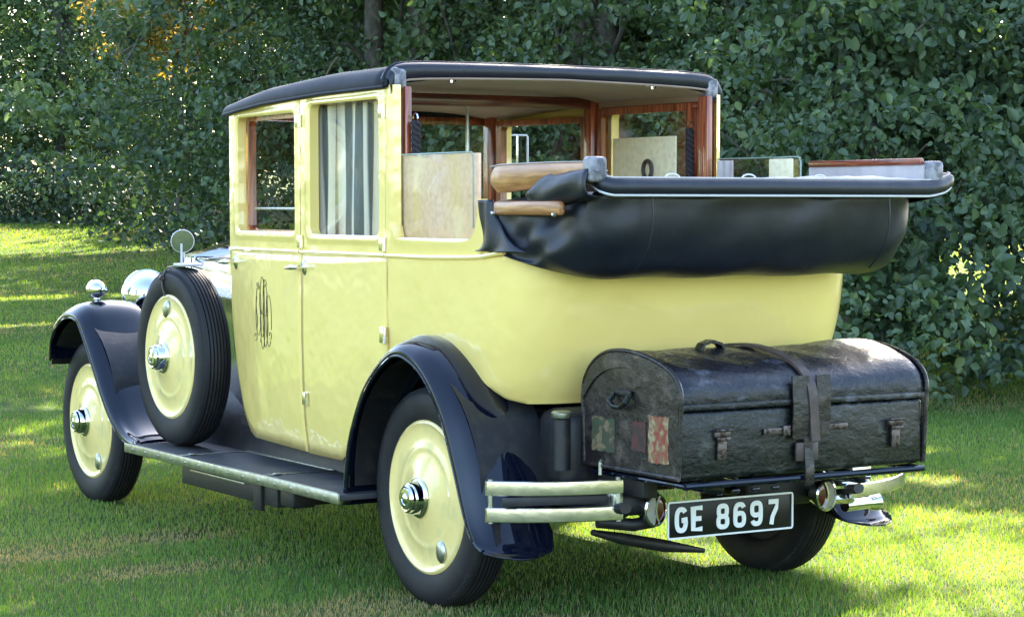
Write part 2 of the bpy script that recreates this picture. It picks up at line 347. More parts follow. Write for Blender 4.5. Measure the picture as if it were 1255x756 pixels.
# ------------------------------------------------------------------ trees
# gaps in the canopy that let the sun onto the lawn (cx, cy, rx, ry)
PATCH = [(1.35, .15, .75, .6), (.95, 1.2, .5, .4), (1.1, -.6, .45, .3), (1.9, .75, .5, .22), (3.1, 1.8, .3, .2), (4.2, 2.9, .3, .12), (2.5, .45, .35, .2),
         (.55, -1.15, .3, .15), (4.4, 18.3, 4.0, .22), (3.0, 15.0, 2.6, .12),  (7, 25.5, 4.0, .5),
         (8, 29.5, 4, .6), (4.5, 24.4, 1.6, 1.4)]
def sunlit(P):
    gx = P[:, 0]-SUNV[0]*P[:, 2]/SUNV[2]; gy = P[:, 1]-SUNV[1]*P[:, 2]/SUNV[2]
    m = np.zeros(len(P), bool); nn = .35*noise2(gx, gy, 2.6, 4)+.2*noise2(gx, gy, 7, 6)
    for (a, b, rx, ry) in PATCH:
        m |= (np.sqrt(((gx-a)/(rx+.12))**2+((gy-b)/(ry+.12))**2)+nn) < 1
    return m
LT = {  # leaf templates (verts, faces)
 'full': (np.array([(0,0,0),(.5,0,0),(1.08,0,-.05),(.16,.27,.10),(.48,.38,.15),(.84,.22,.06),(.16,-.27,.10),(.48,-.38,.15),(.84,-.22,.06)]), [(0,1,2,5,4,3),(0,6,7,8,2,1)]),
 'mid': (np.array([(0,0,0),(.55,.38,.08),(1,0,0),(.55,-.38,.08)]), [(0,2,1),(0,3,2)]),
 'quad': (np.array([(0,0,0),(.5,.4,.0),(1,0,0),(.5,-.4,.0)]), [(0,3,2,1)])}
def leaves(name, P, size, kind, m, rnd, nrm_up=.5, parent=None):
    n = len(P)
    T, F = LT[kind]
    d = RNG.normal(size=(n, 3)); d[:, 2] -= .45; d /= np.linalg.norm(d, axis=1)[:, None]
    nn = RNG.normal(size=(n, 3))*.75+np.array([-.25, -.45, nrm_up+.35]); nn -= d*(nn*d).sum(1)[:, None]; nn /= np.linalg.norm(nn, axis=1)[:, None]+1e-9
    s = np.cross(nn, d); sz = (size*RNG.uniform(.45, 1.2, n)*(1+.2*np.sin(P[:, 0]*2+P[:, 2]*3)))[:, None]
    V = np.stack([P+sz*(T[k, 0]*d+T[k, 1]*s+T[k, 2]*nn*1.3) for k in range(len(T))], 1)
    b = (np.arange(n)*len(T))[:, None]
    L = np.concatenate([b+np.array(f) for f in F], 1).ravel(); szs = np.tile([len(f) for f in F], n)
    o = meshobj(name, V.reshape(-1, 3), L, szs, [m], [('rnd', np.repeat(rnd, len(T)))], smooth=False)
    if parent: o.parent = parent
    return o
LEAF = {
 'hazel': leafmat('hazel_leaf', [(0, (.034, .062, .034)), (.5, (.080, .130, .062)), (.9, (.145, .200, .096)), (1, (.17, .21, .08))], .32, .42, .5),
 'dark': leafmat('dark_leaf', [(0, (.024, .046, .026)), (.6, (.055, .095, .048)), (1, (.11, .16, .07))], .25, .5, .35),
 'fine': leafmat('fine_leaf', [(0, (.04, .075, .034)), (.6, (.09, .15, .062)), (1, (.17, .23, .08))], .3, .5, .35),
 'sun_gold': leafmat('sunlit_gold_leaf', [(0, (.16, .17, .04)), (.5, (.32, .27, .07)), (1, (.48, .34, .11))], .45, .5, .3, (1.3, 1.1, .5))}  # the gold of sunlight is put into this leaf colour
BARK = mat('bark', (.075, .065, .05), .9, bump=[(25, .8, .02)], var=(12, (.13, .115, .095), .45, .7))
TWIG = mat('twig_bark', (.15, .12, .085), .8, var=(12, (.25, .21, .15), .45, .7))
def tree(name, label, cat, base, lobes, trunk_r, leafk, lsize, ncl, per, spread, stems=1, group=None, upper_z=4.2, upper=True, lod='full', trunk_h=None, nbr=12):
    """lobes: ellipsoids (x,y,z,rx,ry,rz) relative to base."""
    bz = float(gz(base[0], base[1])); B = np.array([base[0], base[1], bz])
    root = empty(name, tuple(B)); tag(root, label, cat, group)
    vol = np.array([l[3]*l[4]+l[3]*l[5]+l[4]*l[5] for l in lobes]); vol = vol/vol.sum()
    # trunk and limbs
    tm = MB(); cents = []
    top = max(l[2]+l[5]*.5 for l in lobes)
    for s in range(stems):
        a = random.uniform(0, 6.28); q = .25*(stems > 1)
        p = Vector((math.cos(a)*q, math.sin(a)*q, -.1)); path = [p.copy()]
        for k in range(7):
            p = p+Vector((random.uniform(-.22, .22), random.uniform(-.22, .22), (trunk_h or top)/7)); path.append(p.copy())
        tm.tube(catmull(path, 3), [lerp(trunk_r, trunk_r*.3, i/21) for i in range(22)], 8)
        for l in lobes:
            if random.random() < .8:
                k = random.randint(1, 5); st = path[k]; en = Vector((l[0], l[1], l[2])) + Vector([random.uniform(-.5, .5)*l[3+j] for j in range(3)])
                mid = (st+en)/2+Vector((0, 0, random.uniform(0, .35)))
                tm.tube(catmull([st, mid, en], 4), [lerp(trunk_r*.26, .008, i/8) for i in range(9)], 6)
    tm.build('trunk', BARK, root, ang=80, fixn=False)
    # clusters
    idx = RNG.choice(len(lobes), ncl, p=vol); L = np.array(lobes)[idx]
    d = RNG.normal(size=(ncl, 3)); d /= np.linalg.norm(d, axis=1)[:, None]
    r = RNG.uniform(.35, 1.0, ncl)**.45
    wob = 1+.22*np.sin(d[:, 0]*5+idx)+.18*np.sin(d[:, 2]*7+idx*2)
    C = L[:, :3]+d*L[:, 3:6]*(r*wob)[:, None]
    C = C[C[:, 2] > .12]; ncl = len(C)
    cw = C+B
    sz = np.where(C[:, 2]+bz > upper_z, 1, 0) if upper else np.zeros(ncl, int)
    # twigs: each cluster strung along a drooping shoot
    bm = MB()
    near = [i for i in range(ncl) if sz[i] == 0]
    shoot = RNG.normal(size=(ncl, 3)); shoot[:, 2] = shoot[:, 2]*.5-.1; shoot[:, :2] += d[:ncl, :2]*.0
    shoot /= np.linalg.norm(shoot, axis=1)[:, None]
    for i in random.sample(near, min(len(near), nbr)):
        li = np.argmin(((np.array(lobes)[:, :3]-C[i])**2).sum(1)); o0 = Vector(lobes[li][:3]); e = Vector(C[i])+Vector(shoot[i])*spread
        o0 = o0.lerp(e, .35)
        mid = (o0+e)/2+Vector((random.uniform(-.15, .15), random.uniform(-.15, .15), random.uniform(0, .25)))
        MB().tube(catmull([o0, mid, Vector(C[i]), e], 3), [lerp(.016, .003, k/9) for k in range(10)], 5, cap=False).build('branch', TWIG, root, ang=80, fixn=False)
    for flag, nm, lod2, ls, pr in ((0, 'crown', lod, lsize, per), (1, 'crown', 'quad', .20, max(18, per//2))):
        sel = np.where(sz == flag)[0]
        if len(sel) == 0: continue
        ii = np.repeat(sel, pr); n = len(ii)
        u = RNG.uniform(-1, 1, n)[:, None]
        sp = spread if flag == 0 else .5
        P = C[ii]+shoot[ii]*u*sp+RNG.normal(size=(n, 3))*sp*.33*np.array([1, 1, .7]); P[:, 2] = np.maximum(P[:, 2], .03)
        keep = ~sunlit(P+B) if leafk != 'sun_gold' else np.ones(n, bool)
        P = P[keep]; ii = ii[keep]; n = len(P)
        tone = RNG.normal(0, .16, ncl)
        rnd = np.clip(.45+tone[ii]+RNG.normal(0, .17, n)+(RNG.random(n) < .02)*.5, 0, 1)
        if flag == 0: Pn, rn = P, rnd; leaves('crown', Pn, ls, lod2, LEAF[leafk], rn, parent=root)
        else: leaves('crown_top', P, ls, lod2, LEAF[leafk], rnd, parent=root)
    return root

def column_lobes(R0, H, n, x0=0, low=.9, seed=0):
    rg = random.Random(seed); out = []
    for i in range(n):
        z = lerp(low, H, i/(n-1)); a = rg.uniform(0, 6.28); q = R0*rg.uniform(.15, .55)*(1-.4*i/n)
        rr = R0*rg.uniform(.5, .72)*(1-.25*i/n)
        out.append((math.cos(a)*q, math.sin(a)*q, z, rr, rr, rr*rg.uniform(.6, .85)))
    return out
G = 'broadleaf trees forming the hedge behind the car'
tree('hazel_bush', 'round-leaved bush at the right edge of the lawn, growing low to the grass', 'bush', (9.2, 5.2), column_lobes(2.4, 3.0, 9, seed=1)+[(-1.6, -.9, .45, 1.0, .8, .5), (-.3, -1.6, .5, 1.1, .8, .55), (1.2, -1.8, .5, 1.1, .8, .55)], .05, 'hazel', .084, 560, 46, .28, stems=4, upper=False)
tree('hazel_bush', 'dense bush directly right of the trunk, behind the rear of the car', 'bush', (6.7, 6.5), column_lobes(2.0, 3.0, 9, seed=12)+[(-1.2, -1.4, .5, 1.2, .9, .6), (.6, -1.7, .5, 1.2, .9, .6)], .05, 'hazel', .084, 560, 46, .26, stems=4, upper=False)
tree('broadleaf_tree', 'tall leafy tree above the bush at the right edge', 'tree', (10.2, 7.0), column_lobes(3.1, 10.8, 15, low=2.2, seed=2), .14, 'hazel', .084, 620, 40, .3, stems=2, group=G)
tree('broadleaf_tree', 'leafy tree with bare forked branch above the folded hood', 'tree', (8.6, 9.2), column_lobes(3.1, 10.4, 15, low=1.2, seed=3), .13, 'hazel', .084, 700, 40, .3, stems=3, group=G)
tree('broadleaf_tree', 'leafy tree directly behind the open rear roof of the car', 'tree', (8.0, 12.6), column_lobes(3.0, 9.0, 13, low=1.2, seed=4), .14, 'hazel', .084, 700, 40, .3, stems=2, group=G)
tree('broadleaf_tree', 'leafy tree behind the striped rear door window', 'tree', (8.4, 16.6), column_lobes(3.2, 9.0, 13, low=1.4, seed=5), .15, 'hazel', .086, 700, 38, .32, stems=2, group=G)
tree('spreading_tree', 'spreading tree with low branches drooping over the lawn left of the roof', 'tree', (9.9, 21.0),
     column_lobes(2.9, 9.5, 10, low=2.8, seed=6)+[(-3.0, -1.6, 3.0, 1.5, 1.4, 1.0), (-4.6, -2.4, 2.5, 1.1, 1.1, .8), (-5.3, -3.1, 1.7, .8, .8, .7), (-3.2, -2.8, 2.0, 1.5, 1.3, 1.0), (-2.4, -2.2, 3.9, 1.4, 1.3, 1.0), (-2.4, -2.4, 1.6, 1.3, 1.1, .7), (-4.2, -2.8, 1.4, .9, .8, .5)], .2, 'hazel', .086, 1300, 38, .34, group=G)
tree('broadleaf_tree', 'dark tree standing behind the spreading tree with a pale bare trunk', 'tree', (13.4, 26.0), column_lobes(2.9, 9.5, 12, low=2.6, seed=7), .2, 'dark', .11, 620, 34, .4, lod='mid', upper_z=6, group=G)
tree('broadleaf_tree', 'dense dark tree at the far edge of the lawn, nearest the sunlit crown', 'tree', (16.4, 32.0), column_lobes(3.0, 8.5, 12, low=2.2, seed=8), .16, 'dark', .11, 700, 36, .4, lod='mid', upper_z=7, group=G)
for i, (x, y, Hh, lab) in enumerate([(11.6, 37.5, 8.0, 'small-leaved tree at the left edge of the picture, far across the lawn'), (13.6, 39.2, 7.0, 'small-leaved tree second from the left edge, far across the lawn'), (9.8, 38.2, 8.5, 'small-leaved tree cut off by the left edge of the picture'), (16.4, 38.8, 5.2, 'low small-leaved tree in front of the sunlit tree'), (6.2, 38.6, 8.0, 'small-leaved tree outside the picture, one place left of its left edge'), (2.6, 39.4, 7.5, 'small-leaved tree outside the picture, two places left of its left edge')]):
    tree('distant_tree', lab, 'tree', (x, y), column_lobes(2.6, Hh, 12, low=1.0, seed=20+i), .14, 'fine', .085, 900, 44, .36, stems=2, lod='mid', upper_z=8, group='small-leaved trees at the far end of the lawn')
tree('sunlit_tree', 'tree crown with sunlit gold put into its leaf colour, high behind the dark trees at the upper left', 'tree', (10.5, 29.0), [(-.9, -.6, 3.6, .8, .7, .6), (0, 0, 3.3, .9, .8, .55), (-.4, 0, 3.9, .9, .8, .6), (.6, .3, 3.9, .8, .8, .6), (.2, .2, 4.7, .9, .9, .6)], .08, 'sun_gold', .10, 340, 30, .32, lod='mid', upper=False)
def wood():
    n = 52000
    path = np.array([(16, 6), (13.5, 11), (13, 16), (14, 22), (16.5, 30), (20, 38), (21, 46), (9, 47)]); seg = RNG.integers(0, len(path)-1, n); u = RNG.random(n)[:, None]
    Pp = path[seg]*(1-u)+path[seg+1]*u+RNG.normal(size=(n, 2))*.9; z = RNG.uniform(.1, 1, n)**.9*7.5
    P = np.stack([Pp[:, 0], Pp[:, 1], gz(Pp[:, 0], Pp[:, 1])+z], 1)
    P = P[~((P[:,1]>40)&(P[:,2]>6.6))]
    P = P[~sunlit(P)]
    o = leaves('foliage', P, .42, 'mid', LEAF['dark'], np.clip(RNG.normal(.3, .2, len(P)), 0, 1))  # big dark leaves added to block horizon light behind the trees
    tag(o, 'dark mass of undergrowth added to block light in the gaps behind the trees', 'foliage', kind='stuff')
    # low ground cover under the far trees
    n = 9000; path = np.array([(9.6, 24.5), (11.2, 31), (10.5, 35.0), (8.0, 35.6)]); seg = RNG.integers(0, 3, n); u = RNG.random(n)[:, None]
    Pp = path[seg]*(1-u)+path[seg+1]*u+RNG.normal(size=(n, 2))*.7; P = np.stack([Pp[:, 0], Pp[:, 1], gz(Pp[:, 0], Pp[:, 1])+RNG.random(n)**1.6*1.3], 1)
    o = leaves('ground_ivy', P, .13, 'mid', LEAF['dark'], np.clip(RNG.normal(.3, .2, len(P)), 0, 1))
    tag(o, 'low dark growth along the far edge of the lawn under the trees', 'ground cover', kind='stuff')
wood()

# ================================================================== the car
car = empty('vintage_car'); tag(car, 'pale yellow vintage landaulette with black wings and its rear hood folded down', 'car')
TRK = .73
HWC = np.polyfit([-.6, -.35, 0, .4, .8, 1.15, 1.6, 1.95], [.744, .748, .749, .746, .739, .728, .702, .664], 4)
def half_w(y): return float(np.polyval(HWC, max(-.6, min(2.05, y))))
def tuck(z): return interp(z, [.40, .46, .55, .7, .9, 1.1, 1.24, 1.9], [.034, .026, .014, .005, .0, 0, 0, -.002])
def side(s, y, z, d=0.0):
    """point on the left (s=-1) / right (s=1) body side, d = outwards offset"""
    return Vector((s*(half_w(y)-tuck(z)+d), y, z))
def rrect(u0, u1, v0, v1, r, n=6):
    out = []
    for (cx, cy, a0) in ((u1-r, v1-r, 0), (u0+r, v1-r, 90), (u0+r, v0+r, 180), (u1-r, v0+r, 270)):
        for k in range(n+1):
            a = R(a0+90*k/n); out.append((cx+r*math.cos(a), cy+r*math.sin(a)))
    return out
def ring_rows(inner, outer_fn, k=5):
    """rows between a window loop and an outer rectangle loop of the same count"""
    return [[(lerp(a[0], b[0], t), lerp(a[1], b[1], t)) for a, b in zip(inner, outer_fn)] for t in [i/k for i in range(k+1)]]
def outer_match(inner, u0, u1, v0f, v1f, n=6):
    """outer loop: corner arcs of the inner map on to the corners of the outer box; v limits are functions of u"""
    out = []; N = n+1
    us = [p[0] for p in inner]; vs = [p[1] for p in inner]; iu0, iu1, iv0, iv1 = min(us), max(us), min(vs), max(vs)
    for q in range(4):
        for k in range(N):
            t = k/n
            if q == 0: p = (u1, lerp(None or iv1-.03, v1f(u1), t*2)) if t < .5 else (lerp(u1, iu1-.03, (t-.5)*2), None)
            elif q == 1: p = (lerp(iu0+.03, u0, t*2), None) if t < .5 else (u0, lerp(v1f(u0), iv1-.03, (t-.5)*2))
            elif q == 2: p = (u0, lerp(iv0+.03, v0f(u0), t*2)) if t < .5 else (lerp(u0, iu0+.03, (t-.5)*2), 'b')
            else: p = (lerp(iu1-.03, u1, t*2), 'b') if t < .5 else (u1, lerp(v0f(u1), iv0+.03, (t-.5)*2))
            if p[1] is None: p = (p[0], v1f(p[0]))
            if p[1] == 'b': p = (p[0], v0f(p[0]))
            out.append(p)
    return out
def roof_edge(y): return interp(y, [.37, .9, 1.5, 1.99], [1.862, 1.858, 1.842, 1.815])
BELT = 1.238
def door_lower(mb, s, y0, y1, zb):
    ys = np.linspace(y0, y1, 30); P = []
    for y in ys:
        b = zb(y); zs = list(np.linspace(b, BELT, 18)); P.append([side(s, y, z) for z in zs])
    mb.grid(P)
def door_upper(mb, s, y0, y1, w0, w1, wz0, wz1, rr=.03):
    inn = rrect(w0, w1, wz0, wz1, rr); out = outer_match(inn, y0, y1, lambda u: BELT, lambda u: roof_edge(u)-.004)
    rows = ring_rows(inn, out, 6)
    # reveal: frame slightly raised round the glass
    g = []
    for k, row in enumerate(rows):
        d = [-.030, .0, .004, .004, .001, 0, 0][0] if False else 0
        g.append([side(s, u, v, (.0, .006, .006, .0, 0, 0, 0)[k]) for (u, v) in row])
    g.insert(0, [side(s, u, v, -.006) for (u, v) in rows[0]]); g.insert(0, [side(s, u, v, -.038) for (u, v) in rows[0]])
    mb.grid(g, cv=True)
def hinge(parent, y, z, s, hh=.045):
    m = MB().box(side(s, y, z, .004), (.010, .040, hh), .003)
    m.tube([side(s, y-.022, z-hh/2, .008), side(s, y-.022, z+hh/2, .008)], .0075, 8)
    m.build('hinge', M['nickel'], parent)
def handle(parent, y, z, s):
    m = MB().lathe([(0, .012), (.012, .012), (.015, .008), (.024, .004), (.026, 0)], side(s, y, z), (s, 0, 0), 20, scale=(.7, 1.25))
    c = side(s, y, z)
    m.tube([c+Vector((0, 0, 0)), c+Vector((s*.035, 0, 0))], .009, 10)
    m.tube([c+Vector((s*.038, -.012, 0)), c+Vector((s*.045, .02, 0)), c+Vector((s*.043, .055, -.002)), c+Vector((s*.040, .092, -.004))], [.007, .0105, .0095, .006], 12, flat=1.0)
    m.build('handle', M['chrome'], parent)
GAP = .004
for s in (-1, 1):
    # front door
    yA, yB = 1.1275, 1.945
    zb = lambda y: interp(y, [1.1, 1.70, 1.76, 1.80, 1.85, 1.90, 1.945], [.435, .442, .47, .54, .67, .85, 1.10])
    m = MB(); door_lower(m, s, yA+GAP, yB, zb); d1 = m.build('door', M['yellow'], car, solid=.018, ang=40)
    m = MB(); door_upper(m, s, yA+GAP, yB, 1.180, 1.825, 1.312, 1.788); m.build('window_frame', M['yellow'], d1, ang=40)
    tag(d1, 'front door with ornate monogram' if s < 0 else 'front door on the far side')
    hinge(d1, 1.128, 1.276, s, .05); hinge(d1, 1.14, 1.752, s, .05); hinge(d1, 1.10, .652, s, .05); handle(d1, 1.855, 1.179, s)
    # mahogany inner window frame
    f = MB(); inn = rrect(1.205, 1.800, 1.318, 1.772, .02); ou = rrect(1.172, 1.835, 1.300, 1.800, .02)
    rows = [[Vector((s*(half_w(u)-dx), u, v)) for u, v in lp] for lp, dx in ((ou, .04), (inn, .042), (inn, .075), (ou, .075))]
    f.grid(rows, cu=True, cv=True); f.build('inner_frame', M['mahog'], d1)
    # dropped glass with its garnish rail
    g = MB().tube([(s*(half_w(1.24)-.055), 1.22, 1.405), (s*(half_w(1.74)-.055), 1.75, 1.405)], .006, 6); g.build('glass_rail', M['strip'], d1)
    # rear door
    yA, yB = .388, 1.127
    zb2 = lambda y: interp(y, [.35, .45, .60, .75, .82, 1.13], [.80, .72, .60, .47, .432, .432])
    m = MB(); door_lower(m, s, yA, yB, zb2); d2 = m.build('door', M['yellow'], car, solid=.018, ang=40)
    m = MB(); door_upper(m, s, yA, yB, .435, 1.035, 1.306, 1.812); m.build('window_frame', M['yellow'], d2, ang=40)
    tag(d2, 'rear door with drawn striped curtain' if s < 0 else 'rear door on the far side')
    hinge(d2, .405, .94, s, .06); hinge(d2, .408, 1.276, s, .05); hinge(d2, .408, 1.765, s, .05); handle(d2, 1.09, 1.174, s)
    f = MB(); inn = rrect(.485, .965, 1.325, 1.79, .015); ou = rrect(.445, 1.005, 1.295, 1.82, .02)
    if s > 0: inn = rrect(.465, 1.06, 1.325, 1.800, .015); ou = rrect(.42, 1.09, 1.295, 1.83, .02)
    rows = [[Vector((s*(half_w(u)-dx), u, v)) for u, v in lp] for lp, dx in ((ou, .046), (inn, .046), (inn, .072), (ou, .072))]
    if s > 0: f.grid(rows, cu=True, cv=True); f.build('inner_frame', M['mahog'], d2)
    g = MB().add([Vector((s*(half_w(u)-.044), u, v)) for u, v in ((.425, 1.295), (1.045, 1.295), (1.045, 1.82), (.425, 1.82))], [(0, 1, 2, 3)]); g.build('window_pane', M['glass'], d2, solid=.004)
    # window sill strip
    # striped curtain inside
    if s < 0:
        nu, nz = 90, 10; V = []; F = []; ua = []
        for i in range(nu+1):
            u = i/nu; y = lerp(.452, 1.115, u)
            for j in range(nz+1):
                v = j/nz; z = lerp(1.29, 1.815, v)
                x = s*(half_w(y)-.064-.009*math.sin(u*52+.6*math.sin(v*2))-.004*math.sin(u*23+v*3)); V.append((x, y, z)); ua.append(u+.004*math.sin(v*4+u*9))
        for i in range(nu):
            for j in range(nz): a = i*(nz+1)+j; F.append((a, a+nz+1, a+nz+2, a+1))
        cu = MB().add(V, F); co = cu.build('curtain', M['curtain'], d2, ang=80, fixn=False)
        at = co.data.attributes.new('u', 'FLOAT', 'POINT'); at.data.foreach_set('value', ua)
        MB().tube([(s*(half_w(.45)-.07), .45, 1.812), (s*(half_w(1.0)-.07), 1.10, 1.812)], .006, 8).build('curtain_rail', M['nickel'], co)
    # belt moulding, continuous per door
    for (a, b, par) in ((1.14, 1.94, d1), (.39, 1.126, d2)):
        P = [side(s, y, BELT-.004, .001) for y in np.linspace(a, b, 14)]
        MB().tube(P, .0085, 8).build('moulding', M['yellow'], par)
    # mahogany posts (door pillars) inside
    MB().box((s*(half_w(1.13)-.072), 1.130, 1.55), (.045, .06, .62), .008).build('pillar', M['mahog'], car)
    MB().box((s*(half_w(1.89)-.062), 1.885, 1.53), (.045, .075, .58), .008).build('pillar', M['mahog'], car)
    MB().box((s*(half_w(1.85)-.05), 1.842, 1.53), (.022, .012, .56), .003).build('pillar', M['yellow'], car)
    # rear standing pillar of the roof
    pm = MB().box((s*.700, .365, 1.56), (.058, .036, .59), .006); pm.box((s*.685, .335, 1.56), (.028, .03, .59), .005); pm.build('pillar', M['mahog'], car)
    # bracket on top of it
    bm_ = MB().box((s*.712, .362, 1.882), (.062, .062, .085), .016, seg=3); bm_.box((s*.735, .367, 1.862), (.022, .05, .06), .008); bm_.build('bracket', M['glue'], car)

# monogram on the near front door
def mono():
    m = MB(); fn = lambda u, v, d: side(-1, u, v, d)
    def oval(cu, cv, ru, rv, a0=0, a1=360, n=40, sk=0, w0=.0011, w1=.0032):
        pts = []; ws = []
        for k in range(n+1):
            a = R(lerp(a0, a1, k/n)); pts.append((cu+ru*math.cos(a)+sk*math.sin(a), cv+rv*math.sin(a))); ws.append(lerp(w0, w1, abs(math.cos(a))**2))
        m.ribbon(pts, ws, fn, .0005, .0020)
    # interlaced cursive capitals, tall and narrow
    oval(1.578, .985, .030, .105); oval(1.535, 1.000, .026, .125, 20, 340); oval(1.500, .965, .026, .130)
    oval(1.462, .945, .030, .105, -130, 200); oval(1.532, .905, .020, .080, 60, 330)
    for u, a, b in ((1.555, 1.085, .850), (1.515, 1.115, .835), (1.478, 1.06, .87), (1.597, 1.04, .90)):
        pts = [(u+.008*math.sin(k*.55), lerp(a, b, k/12)) for k in range(13)]; m.ribbon(pts, [.0018+.0026*math.sin(math.pi*k/12) for k in range(13)], fn, .0005, .0022)
    for (c, v, r) in ((1.61, .872, .013), (1.445, .885, .012), (1.50, 1.098, .012), (1.585, 1.085, .012)):
        oval(c, v, r, r*1.2, 0, 300, 16)
    m.ribbon([(1.565, .968), (1.54, .975), (1.51, .962), (1.48, .97)], .0022, fn, .0005, .0022)
    m.build('monogram', M['mono'], [o for o in car.children if o.name.startswith('door') and o.get('label', '').startswith('front door with')][0], ang=80)
mono()

# rear body tub: plan outline round the tail, lofted in height
def tail_outline(z, n=26, d=0.0):
    """from left side y=.38 back round to right side; returns list of (x,y)"""
    yb = interp(z, [.74, .80, .92, 1.05, 1.18, 1.30], [-.44, -.475, -.525, -.56, -.575, -.575])
    hw = interp(z, [.74, .80, .92, 1.05, 1.18, 1.30], [.700, .722, .738, .744, .746, .747]); rc = .26
    out = [(-(half_w(y)-tuck(z)) if z > 1.2 else -min(half_w(y)-tuck(z), hw+.004*max(0, y)), y) for y in np.linspace(.380, yb+rc+.02, 40)]
    sup = []
    for k in range(n+1):
        a = R(180+90*k/n); c, s_ = math.cos(a), math.sin(a); e = .82
        sup.append((-(hw-rc)+rc*math.copysign(abs(c)**e, c), yb+rc+rc*math.copysign(abs(s_)**e, s_)))
    out += sup
    half = out[:]; mid = [(x, yb-.012*(1-(x/(hw-rc))**2)) for x in np.linspace(-(hw-rc), 0, 8)[1:]]
    half += mid; full = half + [(-x, y) for x, y in half[::-1][1:]]
    if d:
        full = [(x*(1+d/.74), y-d*(1 if y < -.2 else 0)) for x, y in full]
    return full
def tail_bottom(y): return interp(y, [-.50, -.44, -.36, -.25, -.12, .02, .15, .27, .384], [.738, .755, .80, .865, .91, .93, .91, .86, .80])
m = MB(); ref = tail_outline(1.0); fr_ = [0, .02, .05, .10, .18, .28, .39, .5, .6, .7, .8, .88, .94, 1.0]; rows = []
for k_, f_ in enumerate(fr_):
    row = []
    for j, (x0, y0) in enumerate(ref):
        zb_ = tail_bottom(y0); z = lerp(zb_, 1.302, f_); x, y = tail_outline(z)[j]; row.append((x, y, z))
    if k_ == 0: rows.append([(x*.97, y+.02*(y < -.3), z-.004) for x, y, z in row])
    rows.append(row)
m.grid(rows)
# side skirts ahead of the wheel arch, between door shut line and tail, behind the wings
for s in (-1, 1):
    pass
body = m.build('body_shell', M['yellow'], car, solid=.02, ang=50)
# quarter window surround: sill + rear horn + front post
for s in (-1, 1):
    q = MB()
    # front post from belt to roof
    q.grid([[side(s, y, z, dx) for z in np.linspace(BELT+.002, roof_edge(.38)-.003, 14)] for (y, dx) in ((.384, 0), (.384, .001), (.352, .001), (.332, -.004), (.318, -.03))])
    # sill curving up into the horn: strip between outer (belt line rising) and inner window line
    inner = catmull([(.318, 1.345), (.305, 1.315), (.270, 1.300), (.0, 1.298), (-.18, 1.300), (-.245, 1.318), (-.275, 1.36), (-.288, 1.44)], 4)
    outer = catmull([(.384, 1.24), (.33, 1.24), (.27, 1.24), (.0, 1.24), (-.18, 1.24), (-.30, 1.25), (-.345, 1.33), (-.352, 1.44)], 4)
    rr = [[side(s, lerp(a[0], b[0], t), lerp(a[1], b[1], t), dd) for a, b in zip(inner, outer)] for t, dd in ((0, -.034), (0, -.006), (.12, .006), (.35, .005), (.6, .001), (1, .0015))]
    q.grid(rr)
    qo = q.build('quarter_panel', M['yellow'], car, ang=45)
    P = catmull([side(s, .384, BELT-.004, .001), side(s, .1, BELT-.005, .001), side(s, -.15, BELT-.001, .002), side(s, -.30, BELT+.004, .002), side(s, -.40, BELT+.016, .004), side(s, -.46, BELT+.022, .004)], 5)
    MB().tube(P, .0085, 8).build('moulding', M['yellow'], qo)
    # half lowered quarter glass, flat fawn panel behind it gives the tan tone
    fz = 1.602
    g = MB().add([(s*(half_w(u)-.030), u, v) for u, v in ((.315, 1.29), (-.21, 1.29), (-.21, fz-.008), (-.20, fz), (.315, fz))], [(0, 1, 2, 3, 4)]); g.build('window_pane', M['glass'], qo, solid=.006)
    MB().tube([(s*(half_w(u)-.027), u, fz+.001) for u in (.31, .1, -.1, -.195)]+[(s*(half_w(-.2)-.027), -.208, 1.585), (s*(half_w(-.2)-.027), -.209, 1.50), (s*(half_w(-.2)-.027), -.209, 1.34)], .0032, 6).build('glass_edge', M['glass_edge'], qo)
    if s < 0:
        MB().box((s*(.745-.043), .058, 1.444), (.010, .56, .312), .003).build('tan_panel', M['board'], qo)
    else:
        MB().box((s*(.745-.043), -.115, 1.44), (.010, .14, .312), .003).build('tan_panel', M['board2'], qo)
        cv = MB(); cv.grid([[(s*(.745-.060)+.006*math.sin(y*140), y, z) for z in np.linspace(1.3, 1.595, 5)] for y in np.linspace(.16, .27, 24)]); cv.build('curtain', M['lining'], qo, ang=80)
# flat straw panel gives the far rear door glass its tone; ring hanging on it
MB().box((.664, .745, 1.50), (.010, .45, .40), .003).build('tan_panel', M['board2'], car)
rg = MB(); rg.tube([(.648, .700+.030*math.cos(a), 1.565+.037*math.sin(a)) for a in np.linspace(0, 2*math.pi, 25)[:-1]], .0085, 8, closed=True); rg.build('pull_ring', M['brownstrap'], car)

# inner dark floor pan and bulkheads (keeps the cabin closed)
m = MB(); m.box((0, .75, .50), (1.28, 2.3, .04)); m.box((0, 1.92, .86), (1.20, .04, .72)); m.box((0, -.40, 1.0), (1.1, .03, .46)); m.box((0, 0, .80), (1.2, .72, .04))
m.build('floor_pan', M['dark'], car)
